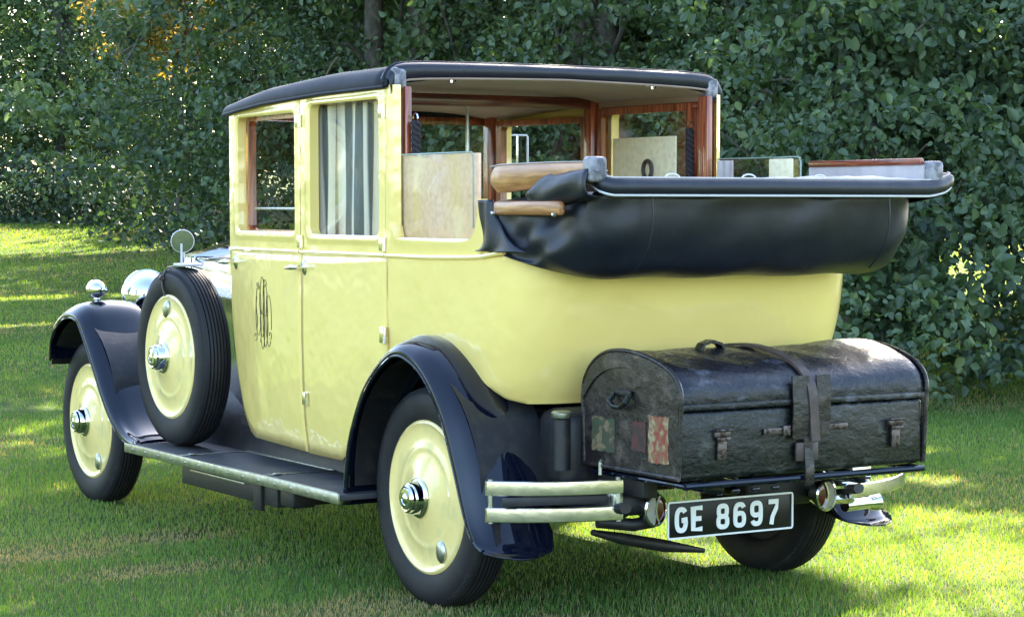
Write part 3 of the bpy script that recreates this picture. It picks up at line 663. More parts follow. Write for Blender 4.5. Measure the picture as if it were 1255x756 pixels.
# seats
m = MB(); m.box((0, -.36, 1.12), (1.18, .16, .44), .05, rot=(R(8), 0, 0), seg=4); m.box((0, -.05, .92), (1.18, .55, .18), .05, seg=4); m.build('seat', M['seat'], car)
m = MB(); m.box((0, 1.30, 1.02), (1.20, .12, .36), .04, seg=4); m.box((0, 1.5, .86), (1.20, .45, .14), .04, seg=4); m.build('seat', M['seat'], car)
m = MB(); m.tube([(.33+.2*math.cos(a), 1.66+.06*math.sin(a), 1.21+.19*math.sin(a)) for a in np.linspace(0, 2*math.pi, 33)[:-1]], .011, 8, closed=True); m.tube([(.33, 1.70, 1.19), (.33, 1.92, 1.0)], .018, 8)
m.build('steering_wheel', M['dark'], car)
# division between driver and passengers: mahogany frame and glass
m = MB(); m.box((0, 1.13, 1.852), (1.36, .05, .048), .006); m.box((0, 1.135, 1.30), (1.30, .045, .05), .006)
m.box((.655, 1.128, 1.57), (.035, .05, .52), .006); m.box((-.655, 1.128, 1.57), (.035, .05, .52), .006); dv = m.build('division', M['mahog_x'], car)
MB().box((.04, 1.13, 1.58), (.012, .012, .50), .002).build('glass_edge', M['strip'], dv)
MB().add([(-.64, 1.13, 1.32), (.64, 1.13, 1.32), (.64, 1.13, 1.83), (-.64, 1.13, 1.83)], [(0, 1, 2, 3)]).build('window_pane', M['glass'], dv, solid=.005)
# windscreen frame + glass, driver's mirror outside the far pillar
m = MB(); m.box((0, 1.93, 1.80), (1.20, .03, .035), .006); m.box((0, 1.93, 1.275), (1.20, .03, .04), .006); m.box((.14, 1.92, 1.54), (.03, .03, .5), .005); m.box((.22, 1.92, 1.54), (.022, .03, .5), .005)
ws = m.build('windscreen', M['mahog'], car)
MB().add([(-.6, 1.93, 1.28), (.6, 1.93, 1.28), (.6, 1.93, 1.8), (-.6, 1.93, 1.8)], [(0, 1, 2, 3)]).build('window_pane', M['glass'], ws, solid=.005)
m = MB(); m.tube([(.66, 1.98, 1.70), (.78, 1.99, 1.697)], .005, 8)
m.tube([(.83+.047*sx, 2.0, 1.66+.085*sz) for sx, sz in ((-1, -.9), (-.9, -1), (.9, -1), (1, -.9), (1, .9), (.9, 1), (-.9, 1), (-1, .9))], .005, 6, closed=True)
mr = m.build('door_mirror', M['piping'], car); MB().box((.83, 2.0, 1.66), (.080, .003, .160), .001, rot=(0, 0, R(40))).build('mirror_glass', M['chrome'], mr)

# roof: crowned leather top over the front compartment
def roof_pts(y, d=0.0, n=13):
    e = roof_edge(y); crown = interp(y, [.34, .9, 1.5, 2.0], [1.944, 1.942, 1.914, 1.864]); hw = half_w(y)+.012
    H = []
    for (fx, fz) in ((1.0, 0), (1.004, .12), (1.002, .30), (.992, .50), (.974, .68), (.945, .82), (.90, .90), (.80, .945), (.6, .975), (.35, .992), (0, 1)):
        H.append((-(hw-d)*fx, e-.012+(crown-d-e+.012)*fz))
    return H+[(-x, z) for x, z in H[::-1][1:]]
ys = list(np.linspace(.355, 1.90, 16))+[1.95, 1.985, 2.005]
rows = [[(x, y, z) for x, z in roof_pts(y)] for y in ys]
fr = [[(x*.995, 2.012, roof_edge(2.0)-.012+(z-(roof_edge(2.0)-.012))*.6) for x, z in roof_pts(2.0)], [(x*.98, 2.010, roof_edge(2.0)-.012) for x, z in roof_pts(2.0)]]
m = MB().grid(rows+fr); roof = m.build('roof', M['roof'], car, solid=.012, ang=60)
# drip rail beads along the sides
for s in (-1, 1):
    MB().tube([(s*(half_w(y)+.015), y, roof_edge(y)-.009) for y in np.linspace(.37, 1.99, 20)], .0075, 8).build('drip_rail', M['roof'], roof)
# rear header band: padded leather roll, pale piping, headlining
hp = roof_pts(.355)
m = MB(); sec = []
for (x, z) in hp[2:-2]:
    t = abs(x)/.76
    sec.append([(x, .40, z+.004), (x, .355, z+.007), (x*.998, .338, z-.002), (x*.994, .333, z-.014), (x*.99, .334, z-.034-.012*t), (x*.985, .345, z-.042-.012*t)])
m.grid(sec); hd = m.build('header_band', M['leather'], car, ang=60)
MB().tube([(x*.982, .338, z-.046-.010*abs(x)/.76) for x, z in hp[5:-5]], .0045, 6).build('piping', M['cloth'], hd)
MB().tube([(x, .372, z+.006) for x, z in hp[1:-1]], .008, 8).build('bead', M['roof'], hd)
m = MB(); ce = []
for y in np.linspace(.345, 1.93, 10):
    zc = interp(y, [.34, .9, 1.5, 2.0], [1.898, 1.898, 1.880, 1.834]); ce.append([(fx*(half_w(y)-.03), y, zc-.045*abs(fx)**5) for fx in np.linspace(-1, 1, 21)])
m.grid(ce)
# cloth valance above the side windows
for s in (-1, 1): m.grid([[(s*(half_w(y)-.052), y, z) for z in (1.835+(-.01 if y > 1.5 else 0), 1.88-(.03 if y > 1.5 else 0))] for y in np.linspace(.36, 1.9, 8)])
m.build('headlining', M['cloth'], car, ang=60)
for x in (-.487, .424):
    m = MB(); m.tube([(x-.022, .36, 1.892), (x, .352, 1.893), (x+.022, .36, 1.890)], .007, 8); m.tube([(x, .352, 1.908), (x, .352, 1.875)], .006, 8); m.lathe([(0, -.008), (.008, 0), (0, .008)], (x+.024, .36, 1.886), (0, 0, 1), 10)
    m.build('hood_catch', M['chrome'], car)
# mahogany cant rail on far side above the window
for s in (-1, 1): MB().box((s*.690, .74, 1.822), (.03, .70, .026), .005).build('cant_rail', M['mahog_h'], car)
# braided assist cords
for s, y in ((-1, .295), (1, .43)):
    m = MB()
    for ph in (0, 2.09, 4.19):
        m.tube([(s*.668+.011*math.cos(k*.75+ph), y+.011*math.sin(k*.75+ph), 1.725-.0075*k) for k in range(34)], .009, 6)
    c_ = m.build('assist_cord', M['rope'], car); MB().tube([(s*.67, y+.018*math.cos(a), 1.735+.02*math.sin(a)) for a in np.linspace(0, math.pi, 9)], .003, 6).build('cord_hook', M['chrome'], c_)

# scuttle and bonnet
m = MB(); rows = []
def bon(y):
    hw = interp(y, [1.93, 2.1, 2.6, 3.25], [.655, .60, .44, .285]); zt = interp(y, [1.93, 2.1, 2.6, 3.25], [1.285, 1.262, 1.225, 1.19]); zc = zt-.135*hw/.6
    return hw, zt, zc
for y in (1.935, 2.0, 2.1, 2.25, 2.45, 2.7, 2.95, 3.22):
    hw, zt, zc = bon(y); H = [(-hw*.86, .50), (-hw*.94, .62), (-hw*.985, .8), (-hw, 1.0), (-hw*.99, zc-.02), (-hw*.96, zc+.012), (-hw*.88, zc+.038), (-hw*.6, lerp(zc, zt, .66)), (-hw*.3, lerp(zc, zt, .90)), (0, zt)]
    H += [(-x, z) for x, z in H[::-1][1:]]; rows.append([(x, y, z) for x, z in H])
m.grid(rows); bn = m.build('bonnet', M['alu'], car, ang=50, solid=.004)
MB().tube([(0, y, bon(y)[1]+.003) for y in (1.95, 2.3, 2.7, 3.2)], .006, 8).build('hinge_strip', M['black'], bn)
for s in (-1, 1): MB().tube([(s*bon(y)[0]*.90, y, bon(y)[2]+.037) for y in (1.97, 2.1, 2.25, 2.45, 2.7, 2.95, 3.2)], .005, 8).build('hinge_strip', M['black'], bn)
m = MB(); m.box((0, 3.28, .83), (.56, .12, .70), .02); m.prism([(-.30, 1.17), (.30, 1.17), (0, 1.25)], lambda u, v, d: (u, d, v), 3.21, 3.35); m.lathe([(.035, 0), (.035, .03), (.02, .05), (0, .055)], (0, 3.28, 1.24), (0, 0, 1), 20)
m.build('radiator', M['chrome'], car)

# headlamps
for s in (-1, 1):
    c = (s*.385, 3.55, .975)
    m = MB().lathe([(0, -.165), (.03, -.160), (.065, -.142), (.095, -.108), (.112, -.06), (.120, 0), (.120, .015), (.127, .018), (.127, .035), (.118, .04)], c, (0, 1, 0), 40); hl = m.build('headlamp', M['chrome'], car)
    MB().lathe([(.118, .035), (.08, .048), (0, .054)], c, (0, 1, 0), 32).build('lens', M['clear_lens'], hl)
    MB().tube([(c[0], c[1]-.02, c[2]-.11), (c[0], c[1]-.02, .78), (s*.36, c[1]-.05, .60)], .018, 8).build('stem', M['black'], hl)

# ------------------------------------------------ wings
def wing(pathyz, xo, xi, crown, name, inner_drop=None, xt=None, skew=lambda t: 0, radial=False):
    """pathyz: outer lip path; cross-section rises by crown towards the inner side"""
    P = catmull(pathyz, 9); n = len(P); objs = []
    for s in (-1, 1):
        rows = []
        for i, (y, z) in enumerate(P):
            a = P[max(i-1, 0)]; b = P[min(i+1, n-1)]; ty, tz = b[0]-a[0], b[1]-a[1]; l = math.hypot(ty, tz); ny, nz = tz/l, -ty/l
            t = i/(n-1)
            # make the normal point outwards from the wheel
            cy, cz = (xt[0], xt[1])
            if (y-cy)*ny+(z-cz)*nz < 0: ny, nz = -ny, -nz
            if radial: l = math.hypot(y-cy, z-cz); ny, nz = (y-cy)/l, (z-cz)/l
            cr = crown(t); ix = xi(t)
            sec = [(xo-.012, -.014), (xo-.004, -.016), (xo, -.008), (xo, .002), (xo-.012, .018), (xo-.04, cr*.62), (xo-.08, cr*.88), (lerp(xo, ix, .55), cr), (lerp(xo, ix, .8), cr*.97), (ix+.012, cr*.86), (ix, cr*.70)]
            if inner_drop: 
                dd = inner_drop(t)
                sec += [(ix-.004, cr*.70-dd*.5), (ix-.006, cr*.7-dd)]
            sec = sec[:3]+catmull(sec[3:], 3)
            rows.append([(s*x, y+ny*o-skew(t)*(xo-x), z+nz*o) for x, o in sec])
        m = MB().grid(rows); o = m.build(name, M['black'], car, ang=70, solid=.006)
        MB().tube([r[1] for r in rows], .0065, 8).build('bead', M['black'], o)
        objs.append(o)
    return objs
rl = [(.47, .31), (.452, .45), (.405, .60), (.285, .775), (.10, .895), (-.045, .885), (-.165, .815), (-.275, .695), (-.355, .54), (-.425, .385), (-.470, .315), (-.51, .280), (-.55, .265)]
wing(rl, .885, lambda t: interp(t, [0, .35, .6, .82, .93, 1], [.70, .70, .625, .60, .63, .70]), lambda t: interp(t, [0, .15, .4, .6, .9, 1], [.02, .035, .06, .08, .10, .085]), 'rear_wing', lambda t: interp(t, [0, .2, .45, .7, .85, 1], [.02, .05, .10, .10, .08, .03]), xt=(0, .38), radial=True)
fl = [(3.60, .665), (3.585, .76), (3.50, .845), (3.36, .895), (3.22, .885), (3.11, .79), (2.99, .655), (2.87, .52), (2.74, .415), (2.60, .36), (2.46, .345)]
wing(fl, .885, lambda t: interp(t, [0, .3, .6, 1], [.60, .58, .56, .56]), lambda t: interp(t, [0, .15, .35, .7, 1], [.03, .05, .065, .06, .01]), 'front_wing', lambda t: interp(t, [0, .12, .3, .6, .9, 1], [.0, .02, .10, .16, .05, .0]), xt=(3.3, .40))
# inner wheel arches (dark)
m = MB()
for s in (-1, 1):
    for cy in (0.0, 3.28):
        m.grid([[(s*x, cy+.46*math.cos(a), .42+.46*math.sin(a)) for x in (.56, .84)] for a in np.linspace(R(-5 if cy < 1 else 28), R(185), 20)])
        m.add([(s*.56, cy+.46*math.cos(a), .42+.46*math.sin(a)) for a in np.linspace(R(-5 if cy < 1 else 28), R(185), 20)], [tuple(range(20))])
        m.build('wheel_arch', M['chassis'], car, ang=60); m = MB()
# front valance between wing and bonnet / running board step up
m = MB()
for s in (-1, 1):
    m.grid([[(s*x, y, z) for x, z in ((.60, .335), (.585, .40), (.56, .47), (.50, .55), (.40, .62))] for y in np.linspace(.46, 3.3, 12)])
    m.build('valance', M['chassis'], car, ang=50); m = MB()

# running boards
for s in (-1, 1):
    m = MB().box((s*.745, 1.44, .345), (.375, 2.06, .022), .004); rb = m.build('running_board', M['mat_rubber'], car)
    m = MB().box((s*.937, 1.44, .343), (.012, 2.08, .040), .003)
    for yy in np.linspace(.5, 2.38, 14): m.lathe([(.007, 0), (.006, .003), (0, .004)], (s*.943, yy, .343), (s, 0, 0), 10)
    for (y0, y1, x0, x1) in ((.44, 2.45, .925, .925), (.44, 2.45, .575, .575), (1.09, 1.92, .60, .60)):
        m.box((s*x0, (y0+y1)/2, .3585), (.012, y1-y0, .006), .001)
    for y0 in (1.09, 1.92): m.box((s*.76, y0, .3585), (.33, .010, .005), .001); m.box((s*.86, y0-.01, .362), (.03, .02, .006), .001)
    m.build('trim_strip', M['strip'], rb)
# battery / tool box slung below the near running board
m = MB().box((-.72, 1.60, .262), (.24, .95, .085), .006); m.box((-.845, 1.28, .255), (.02, .07, .12), .004); m.box((-.80, 1.02, .27), (.1, .12, .07), .01)
tb = m.build('tool_box', M['chassis'], car); MB().box((-.843, 1.70, .285), (.004, .55, .008), .001).build('trim_strip', M['strip'], tb)

# ------------------------------------------------ wheels
def tyre_mb():
    m = MB(); p = [(.268, .045), (.262, .052), (.272, .062), (.30, .071), (.33, .0745), (.352, .072), (.368, .066), (.379, .058)]
    half = [(r, -h) for r, h in p]  # outward is negative here, mirrored below
    prof = [(r, h) for r, h in p]
    tread = []
    xs = np.linspace(.054, -.054, 15)
    for i, x in enumerate(xs):
        r0 = .395-.010*(abs(x)/.054)**2
        if i % 2 == 0 and 0 < i < 14: tread += [(r0, x+.0030), (r0-.008, x+.0016), (r0-.008, x-.0016), (r0, x-.0030)]
        else: tread += [(r0, x)]
    full = prof+tread+[(r, -h) for r, h in p[::-1]]
    m.lathe(full, (0, 0, 0), (-1, 0, 0), 96)
    # fine moulded serrations round both shoulders
    for sg in (1, -1):
        for k in range(180):
            a = 2*math.pi*k/180; c, q = math.cos(a), math.sin(a); r1, r2 = .366, .382
            m.add([(-sg*.0685, r1*math.cos(a-.006), r1*math.sin(a-.006)), (-sg*.0685, r1*math.cos(a+.006), r1*math.sin(a+.006)), (-sg*.0585, r2*math.cos(a+.006), r2*math.sin(a+.006)), (-sg*.0585, r2*math.cos(a-.006), r2*math.sin(a-.006)), (-sg*.066, .374*c, .374*q)], [(0, 1, 4), (1, 2, 4), (2, 3, 4), (3, 0, 4)])
    return m
def wheel(loc, flip=False, proto=[None], valve=0.0, hubrot=0):
    if proto[0] is None:
        m = MB().lathe([(.272, .040), (.277, .058), (.273, .066), (.264, .069), (.256, .064), (.245, .060), (.215, .061), (.190, .0635), (.182, .067), (.174, .068), (.166, .067), (.155, .067), (.10, .083), (.066, .094), (.05, .096)], (0, 0, 0), (-1, 0, 0), 72)
        w0 = m.build('wheel', M['yellow_disc'], car, ang=50)
        m = MB().lathe([(.272, -.04), (.24, -.03), (.08, -.02), (0, -.02)], (0, 0, 0), (-1, 0, 0), 40); m.build('brake_drum', M['chassis'], w0)
        tyre_mb().build('tyre', M['rubber'], w0, ang=32, fixn=False)
        m = MB().lathe([(.072, .088), (.072, .097), (.067, .103), (.060, .105), (.058, .110), (.057, .128), (.054, .133), (.0515, .134), (.050, .143), (.044, .149), (.038, .148), (.036, .1515), (.022, .153), (.020, .151), (.013, .155), (0, .156)], (0, 0, 0), (-1, 0, 0), 48)
        m.build('hub_cap', M['chrome'], w0)
        m = MB().lathe([(.037, .0), (.037, .006), (.030, .012), (.014, .015), (0, .0155)], (-.062, -.11, -.18), (-1, 0, 0), 24, scale=(.8, 1.1)); m.build('valve_cover', M['strip'], w0)
        proto[0] = w0; w_ = w0
    else:
        w_ = proto[0].copy(); COL.objects.link(w_); w_.parent = car
        for ch in proto[0].children: c = ch.copy(); COL.objects.link(c); c.parent = w_
    w_.location = loc
    w_.rotation_euler = (valve, 0, math.pi if flip else 0)
    return w_
wheel((-TRK, 0, .385)); wheel((TRK, 0, .385), True, valve=.6); wheel((-TRK, 3.28, .388), valve=.05); wheel((TRK, 3.28, .388), True, valve=1.7)
sp = wheel((-.735, 2.30, .752), valve=R(205)); tag(sp, 'spare wheel standing on the running board')
sp2 = wheel((.735, 2.30, .752), True); tag(sp2, 'spare wheel on the far side')
# strap, mirror and plate on top of the near spare
m = MB(); arc = [(-.735+.0, 2.30+.400*math.sin(t), .752+.400*math.cos(t)) for t in np.linspace(-.35, .25, 6)]
m.ribbon([(x, y) for x, y in ((-.66, 2.25), (-.70, 2.28), (-.75, 2.31), (-.79, 2.34))], .022, lambda u, v, d: (u, v, 1.152-.9*(u+.735)**2*9*.35+d), 0, .004)
m.tube([(-.795, 2.34, 1.135), (-.812, 2.345, 1.10), (-.815, 2.335, 1.06), (-.812, 2.315, 1.02)], .008, 6, flat=.5)
m.tube([(-.808, 2.365, 1.10), (-.816, 2.345, 1.098), (-.817, 2.33, 1.10)], .012, 6)
m.build('strap', M['brownstrap'], sp).matrix_parent_inverse = Matrix.LocRotScale(sp.location, sp.rotation_euler, None).inverted()
m = MB().box((-.725, 2.26, 1.158), (.10, .10, .012), .004); m.tube([(-.755, 2.26, 1.16), (-.755, 2.26, 1.25)], .005, 8); m.tube([(-.735, 2.27, 1.16), (-.740, 2.27, 1.23)], .004, 8)
m.lathe([(0, -.022), (.03, -.018), (.047, -.006), (.052, .004), (.049, .009)], (-.748, 2.265, 1.262), (-.38, -1, -.10), 28)
mi = m.build('wing_mirror', M['piping'], car); MB().lathe([(.049, .0065), (0, .0075)], (-.748, 2.265, 1.262), (-.38, -1, -.10), 28).build('mirror_glass', M['chrome'], mi)
# side lamps on the front wings
for s in (-1, 1):
    c = (s*.745, 3.31, 1.017)
    m = MB().lathe([(0, -.062), (.018, -.058), (.034, -.045), (.042, -.022), (.044, 0), (.044, .01), (.047, .012), (.047, .02), (.04, .026), (.02, .034), (0, .036)], c, (0, 1, .0), 28)
    m.lathe([(.032, -.005), (.024, .004), (.012, .014), (.010, .028), (.015, .034), (.012, .05)], (c[0], c[1], .935), (0, 0, 1), 20); m.build('side_lamp', M['chrome'], car)

# ------------------------------------------------ folded hood
def bag_outline(k):
    """k: 0..1 along U from left front tip round the back to right; returns base pts for several heights"""
    pass
def uline(hw, yb, rc, yf, n=14):
    out = [(-hw, y) for y in np.linspace(yf, yb+rc, 18)[:-1]]
    for k in range(n+1):
        a = R(180+90*k/n); out.append((-(hw-rc)+rc*math.cos(a), yb+rc+rc*math.sin(a)))
    out += [(x, yb) for x in np.linspace(-(hw-rc), 0, 10)[1:]]
    return out+[(-x, y) for x, y in out[::-1][1:]]
lv = [  # z at rear, half width, back y, corner radius, z at the front end
 (1.462, .690, -.925, .10, 1.438), (1.445, .715, -.935, .12, 1.425), (1.41, .735, -.93, .14, 1.40), (1.36, .745, -.925, .15, 1.36), (1.31, .748, -.912, .16, 1.325), (1.265, .748, -.89, .17, 1.30), (1.215, .744, -.855, .18, 1.285), (1.178, .738, -.80, .19, 1.272), (1.158, .730, -.73, .2, 1.266), (1.150, .715, -.62, .2, 1.262), (1.17, .68, -.50, .2, 1.262)]
lv = catmull(lv, 2); rows = []
for lj, (z, hw, yb, rc, zf) in enumerate(lv):
    li = lj/2
    U = uline(hw+.030, yb, rc, -.36, 18); row = []
    for (x, y) in U:
        t = min(1, max(0, (-.36-y)/(-.36-(-.86)))) if y > -.86 else 1.0
        st = t*t*(3-2*t); zz = lerp(zf, z, st)
        fx = (1-(1-t)*.028*(1 if li < 8 else .2))*(1-st*(.07+.008*li))
        k = .007*math.sin(x*9+li*.9)*math.sin(li*.5)+.004*math.sin(x*23+y*31+li)
        bag = (-.010*math.sin(t*5+li*.7)+.009*math.sin(30*(zz-1.2)+11*t+1)*4*t*(1-t)+.006*math.sin(70*(zz-1.2)-17*t)*4*t*(1-t))*(t < 1)
        side_k = (1 if x < 0 else -1)*(k+bag)*(.0 if t >= 1 else .8)
        row.append((x*fx+side_k, y+(k if t >= 1 else 0), zz+.004*math.sin(x*14+li)*(li > 5)))
    rows.append(row)
m = MB().grid(rows); hood = m.build('folded_hood', M['leather'], car, ang=75, sub=1)
tag(hood, 'folded black leather hood bulging over the tail')
# tapering flap of leather ahead of the bag, stretched down to the waist
for s in (-1, 1):
    m = MB(); A = catmull([(-.300, 1.435), (-.318, 1.38), (-.325, 1.32), (-.315, 1.275), (-.285, 1.262)], 4); Bq = catmull([(-.40, 1.438), (-.42, 1.38), (-.47, 1.33), (-.53, 1.29), (-.60, 1.262)], 4)
    m.grid([[(s*(.757+.012*math.sin(t*math.pi)+.006*math.sin(t*9+k*.5)), lerp(a[0], b[0], t), lerp(a[1], b[1], t)) for k, (a, b) in enumerate(zip(A, Bq))] for t in np.linspace(0, 1, 9)])
    m.build('hood_flap', M['leather'], hood, solid=.006, ang=75)
# stitched seams on the back of the hood
for xs_ in (-.50, .50):
    MB().tube([(xs_+.004*math.sin(k), y-.006, z) for k, (z, y) in enumerate([(1.445, -.962), (1.40, -.963), (1.34, -.958), (1.28, -.94), (1.235, -.905), (1.20, -.865)])], .003, 6).build('seam', M['leather'], hood)
# rear bow: leather covered lip with upturned ends, pale piping under it
bl = catmull([(-.685, -.80), (-.700, -.90), (-.700, -.960), (-.655, -.985), (-.5, -.992), (0, -.998), (.5, -.992), (.655, -.985), (.74, -.975), (.80, -.955), (.825, -.92)], 6)
rows = []
for i, (x, y) in enumerate(bl):
    t = i/(len(bl)-1); e = interp(t, [0, .12, .2, .3, .72, .82, .9, 1], [.050, .030, .012, 0, 0, .012, .030, .042]); hgt = interp(t, [0, .2, .8, 1], [.05, .048, .048, .035])
    a = bl[max(i-1, 0)]; b = bl[min(i+1, len(bl)-1)]; tx, ty = b[0]-a[0], b[1]-a[1]; l = math.hypot(tx, ty); nx, ny = ty/l, -tx/l
    wv = .0025*math.sin(x*21)+.002*math.sin(x*47)
    rows.append([(x-nx*.07, y-ny*.07, 1.455+e), (x-nx*.005, y-ny*.005, 1.452+e), (x+nx*.006, y+ny*.006, 1.460+e), (x+nx*(.010+wv), y+ny*(.010+wv), 1.478+e), (x+nx*.004, y+ny*.004, 1.458+hgt-.006+e), (x-nx*.008, y-ny*.008, 1.458+hgt+e), (x-nx*.05, y-ny*.05, 1.458+hgt+e+.001)])
m = MB().grid(rows); bow = m.build('hood_bow', M['leather'], hood, ang=60)
MB().tube([(r[1][0], r[1][1], r[1][2]-.001) for r in rows], .0048, 6).build('piping', M['piping'], bow)
MB().tube([(r[5][0], r[5][1], r[5][2]+.001) for r in rows], .0035, 6).build('piping', M['lining'], bow)
# pale lining cloth lying in the folded hood
m = MB(); G_ = []
for x in np.linspace(-.62, .68, 40):
    G_.append([(x, y, 1.498+.006*math.sin(x*13+j)+.004*math.sin(x*31+2*j)-.03*(j == 5)+(.018 if x > .05 else .004)*math.sin(math.pi*j/5)) for j, y in enumerate(np.linspace(-.975, -.70, 6))])
m.grid(G_); m.build('hood_lining', M['lining'], hood, ang=75)
for cx_ in (-.30, .02, .33):
    MB().tube([(cx_+.030*math.cos(a), -.80, 1.508+.016*math.sin(a)) for a in np.linspace(0, math.pi, 9)], .003, 6).build('fastener', M['piping'], hood)
# timber cant rails folded on each side
def rail(s):
    m = MB(); n = 14; rows = []
    for i in range(n+1):
        t = i/n; y = lerp(-.335, -.945, t); k = math.sqrt(max(0, 1-(1-min(1, t/.06))**2)) if t < .06 else 1
        k = max(k, .55)
        zc = lerp(1.507, 1.528, t); h = interp(t, [0, .1, .6, 1], [.044, .048, .040, .030])*k; xx = s*.712; w_ = .030*k
        rows.append([(xx+s*w_*cx1, y, zc+h*cz1) for cx1, cz1 in ((1, .55), (.75, .95), (-.75, .95), (-1, .8), (-1, -.8), (-.6, -1), (.5, -1), (.9, -.7), (1.08, -.1))])
    m.grid(rows, cv=True); m.add(rows[0], [tuple(range(9))]); m.add(rows[-1], [tuple(range(9))[::-1]])
    o = m.build('hood_rail', M['ash'], hood, ang=40); tag(o, 'varnished timber cant rail folded back')
    # pale top skin
    m = MB().grid([[(s*.712+s*.026*c, y, lerp(1.507, 1.528, t)+interp(t, [0, .1, .6, 1], [.044, .048, .040, .030])*.96+.003) for c in (-1, 1)] for t, y in [(k/8, lerp(-.345, -.95, k/8)) for k in range(9)]]); m.build('top_strip', M['lining'], o, solid=.004)
    # metal end shoe
    MB().box((s*.712, -.952, 1.533), (.066, .055, .082), .014, seg=3).build('end_shoe', M['glue'], o)
    return o
for s in (-1, 1):
    r_ = rail(s)
    if s > 0:
        MB().box((.672, -.635, 1.572), (.018, .62, .024), .005).build('moulding', M['mahog_h'], r_)
        MB().box((.676, -.635, 1.530), (.012, .63, .060), .003).build('facing', M['lining'], r_)
    # lower second rail
    m = MB().box((s*(.748 if s < 0 else .69), -.61, 1.409), (.034, .41, .048), .014, seg=3); lo = m.build('hood_rail', M['ash'], hood)
    if s > 0: hx = .70
    else: hx = .766
    MB().lathe([(.008, 0), (.006, .01), (0, .013)], (s*hx, -.42, 1.392), (s, 0, 0), 10).build('stud', M['chrome'], lo)
    MB().lathe([(.008, 0), (.006, .01), (0, .013)], (s*hx, -.80, 1.388), (s, 0, 0), 10).build('stud', M['chrome'], lo)
    # leather flap wrapped over the upper rail
    m = MB(); rows = []
    for i in range(15):
        t = i/14; y = lerp(-.615, -.965, t); top = interp(t, [0, .18, .35, 1], [1.472, 1.505, 1.522, 1.535]); bot = interp(t, [0, .15, .5, 1], [1.425, 1.415, 1.425, 1.450])
        rows.append([(s*(.744+.018*math.sin(v*math.pi)+.004*math.sin(v*6+t*9)), y, lerp(top, bot, v)) for v in np.linspace(0, 1, 7)]+[(s*.71, y, bot-.006)])
    m.grid(rows); m.build('hood_flap', M['leather'], hood, solid=.005, ang=70)

# ------------------------------------------------ rear: chassis, rack, bumpers, lamps, plate
m = MB()
for s in (-1, 1):
    m.box((s*.42, 1.35, .50), (.06, 4.4, .10), .006); m.tube([(s*.50, -.82, .42), (s*.50, -.4, .36), (s*.50, 0, .335), (s*.50, .5, .40)], [.024, .03, .034, .024], 8, flat=.8)
m.tube([(-.66, 0, .385), (.66, 0, .385)], .042, 12); m.lathe([(0, -.14), (.10, -.10), (.15, 0), (.10, .10), (0, .14)], (0, 0, .385), (0, 1, 0), 24)
m.tube([(-.6, 3.28, .36), (.6, 3.28, .36)], .03, 10); m.box((0, 1.4, .47), (.7, 3.0, .06), .01)
m.box((0, -.48, .585), (1.16, .20, .28), .05, seg=3)
m.tube([(-.50, -.62, .315), (-.38, -.62, .285), (-.20, -.62, .245), (-.03, -.62, .215)], [.010, .020, .022, .008], 8)
m.box((.35, -.66, .42), (.5, .1, .12), .03); m.box((-.42, -.70, .42), (.22, .12, .08), .02); m.tube([(-.52, -.68, .36), (-.40, -.72, .345), (-.33, -.74, .355)], .022, 10)
m.build('chassis', M['chassis'], car, ang=50)
# fuel filler beside the body
m = MB().tube([(-.60, -.585, .53), (-.60, -.585, .70)], .030, 20); ff = m.build('fuel_filler', M['chassis'], car); MB().lathe([(.034, 0), (.036, .004), (.036, .018), (.03, .023), (0, .025)], (-.60, -.585, .705), (0, 0, 1), 24).build('cap', M['strip'], ff)
# luggage rack
m = MB()
m.tube([(-.50, -1.15, .525), (.50, -1.15, .525)], .012, 10); m.tube([(-.50, -.62, .525), (.50, -.62, .525)], .012, 10)
for x in (-.49, -.2, .2, .49): m.tube([(x, -1.15, .525), (x, -.60, .525)], .011, 8)
for x in (-.3, .3): m.box((x, -.80, .495), (.03, .55, .035), .004)
for x in (-.36, -.28, -.2): m.box((x+.06, -1.155, .500), (.028, .012, .012), .002)
m.build('luggage_rack', M['black'], car)
# bumpers: two curved blades on the near side, one on the far side
def blade(m, s, z, h=.048):
    P = catmull([(.905, -.600), (.80, -.680), (.66, -.745), (.49, -.787)], 8); th = .007
    rows = []
    for x, y in P: rows.append([(s*x, y, z-h/2), (s*x, y-.004, z-h/2+.003), (s*x, y-.0055, z), (s*x, y-.004, z+h/2-.003), (s*x, y, z+h/2), (s*x, y+th, z+h/2), (s*x, y+th, z-h/2)])
    m.grid(rows, cv=True); m.add(rows[0], [tuple(range(7))]); m.add(rows[-1], [tuple(range(7))[::-1]])
m = MB(); blade(m, -1, .488); blade(m, -1, .400)
bu = m.build('bumper', M['nickel'], car, ang=25)
m = MB(); m.tube([(-.50, -.778, .372), (-.50, -.778, .520)], .010, 10); m.box((-.50, -.74, .444), (.04, .08, .05), .006)
MB().tube([(-.89, -.603, .372), (-.89, -.603, .518)], .009, 10).build('bumper_post', M['strip'], bu)
m.tube([(-.52, -.70, .52), (-.52, -.70, .56), (-.50, -.69, .575)], .007, 8); m.lathe([(0, -.012), (.014, -.01), (.014, .01), (0, .012)], (-.49, -.70, .573), (1, 0, 0), 12)
m.build('bumper_bracket', M['strip'], bu)
MB().box((-.70, -.70, .445), (.36, .012, .030), .003, rot=(0, 0, R(-18))).build('bumper_bar', M['chassis'], bu)
m = MB(); blade(m, 1, .405); bu2 = m.build('bumper', M['nickel'], car, ang=25)
MB().tube([(.885, -.600, .38), (.885, -.600, .45)], .010, 8).build('bumper_post', M['strip'], bu2)
m = MB(); m.box((.60, -.70, .46), (.10, .03, .06), .008); m.tube([(.42, -.74, .425), (.52, -.77, .425)], .016, 10); m.tube([(.40, -.74, .38), (.52, -.76, .378)], .020, 10)
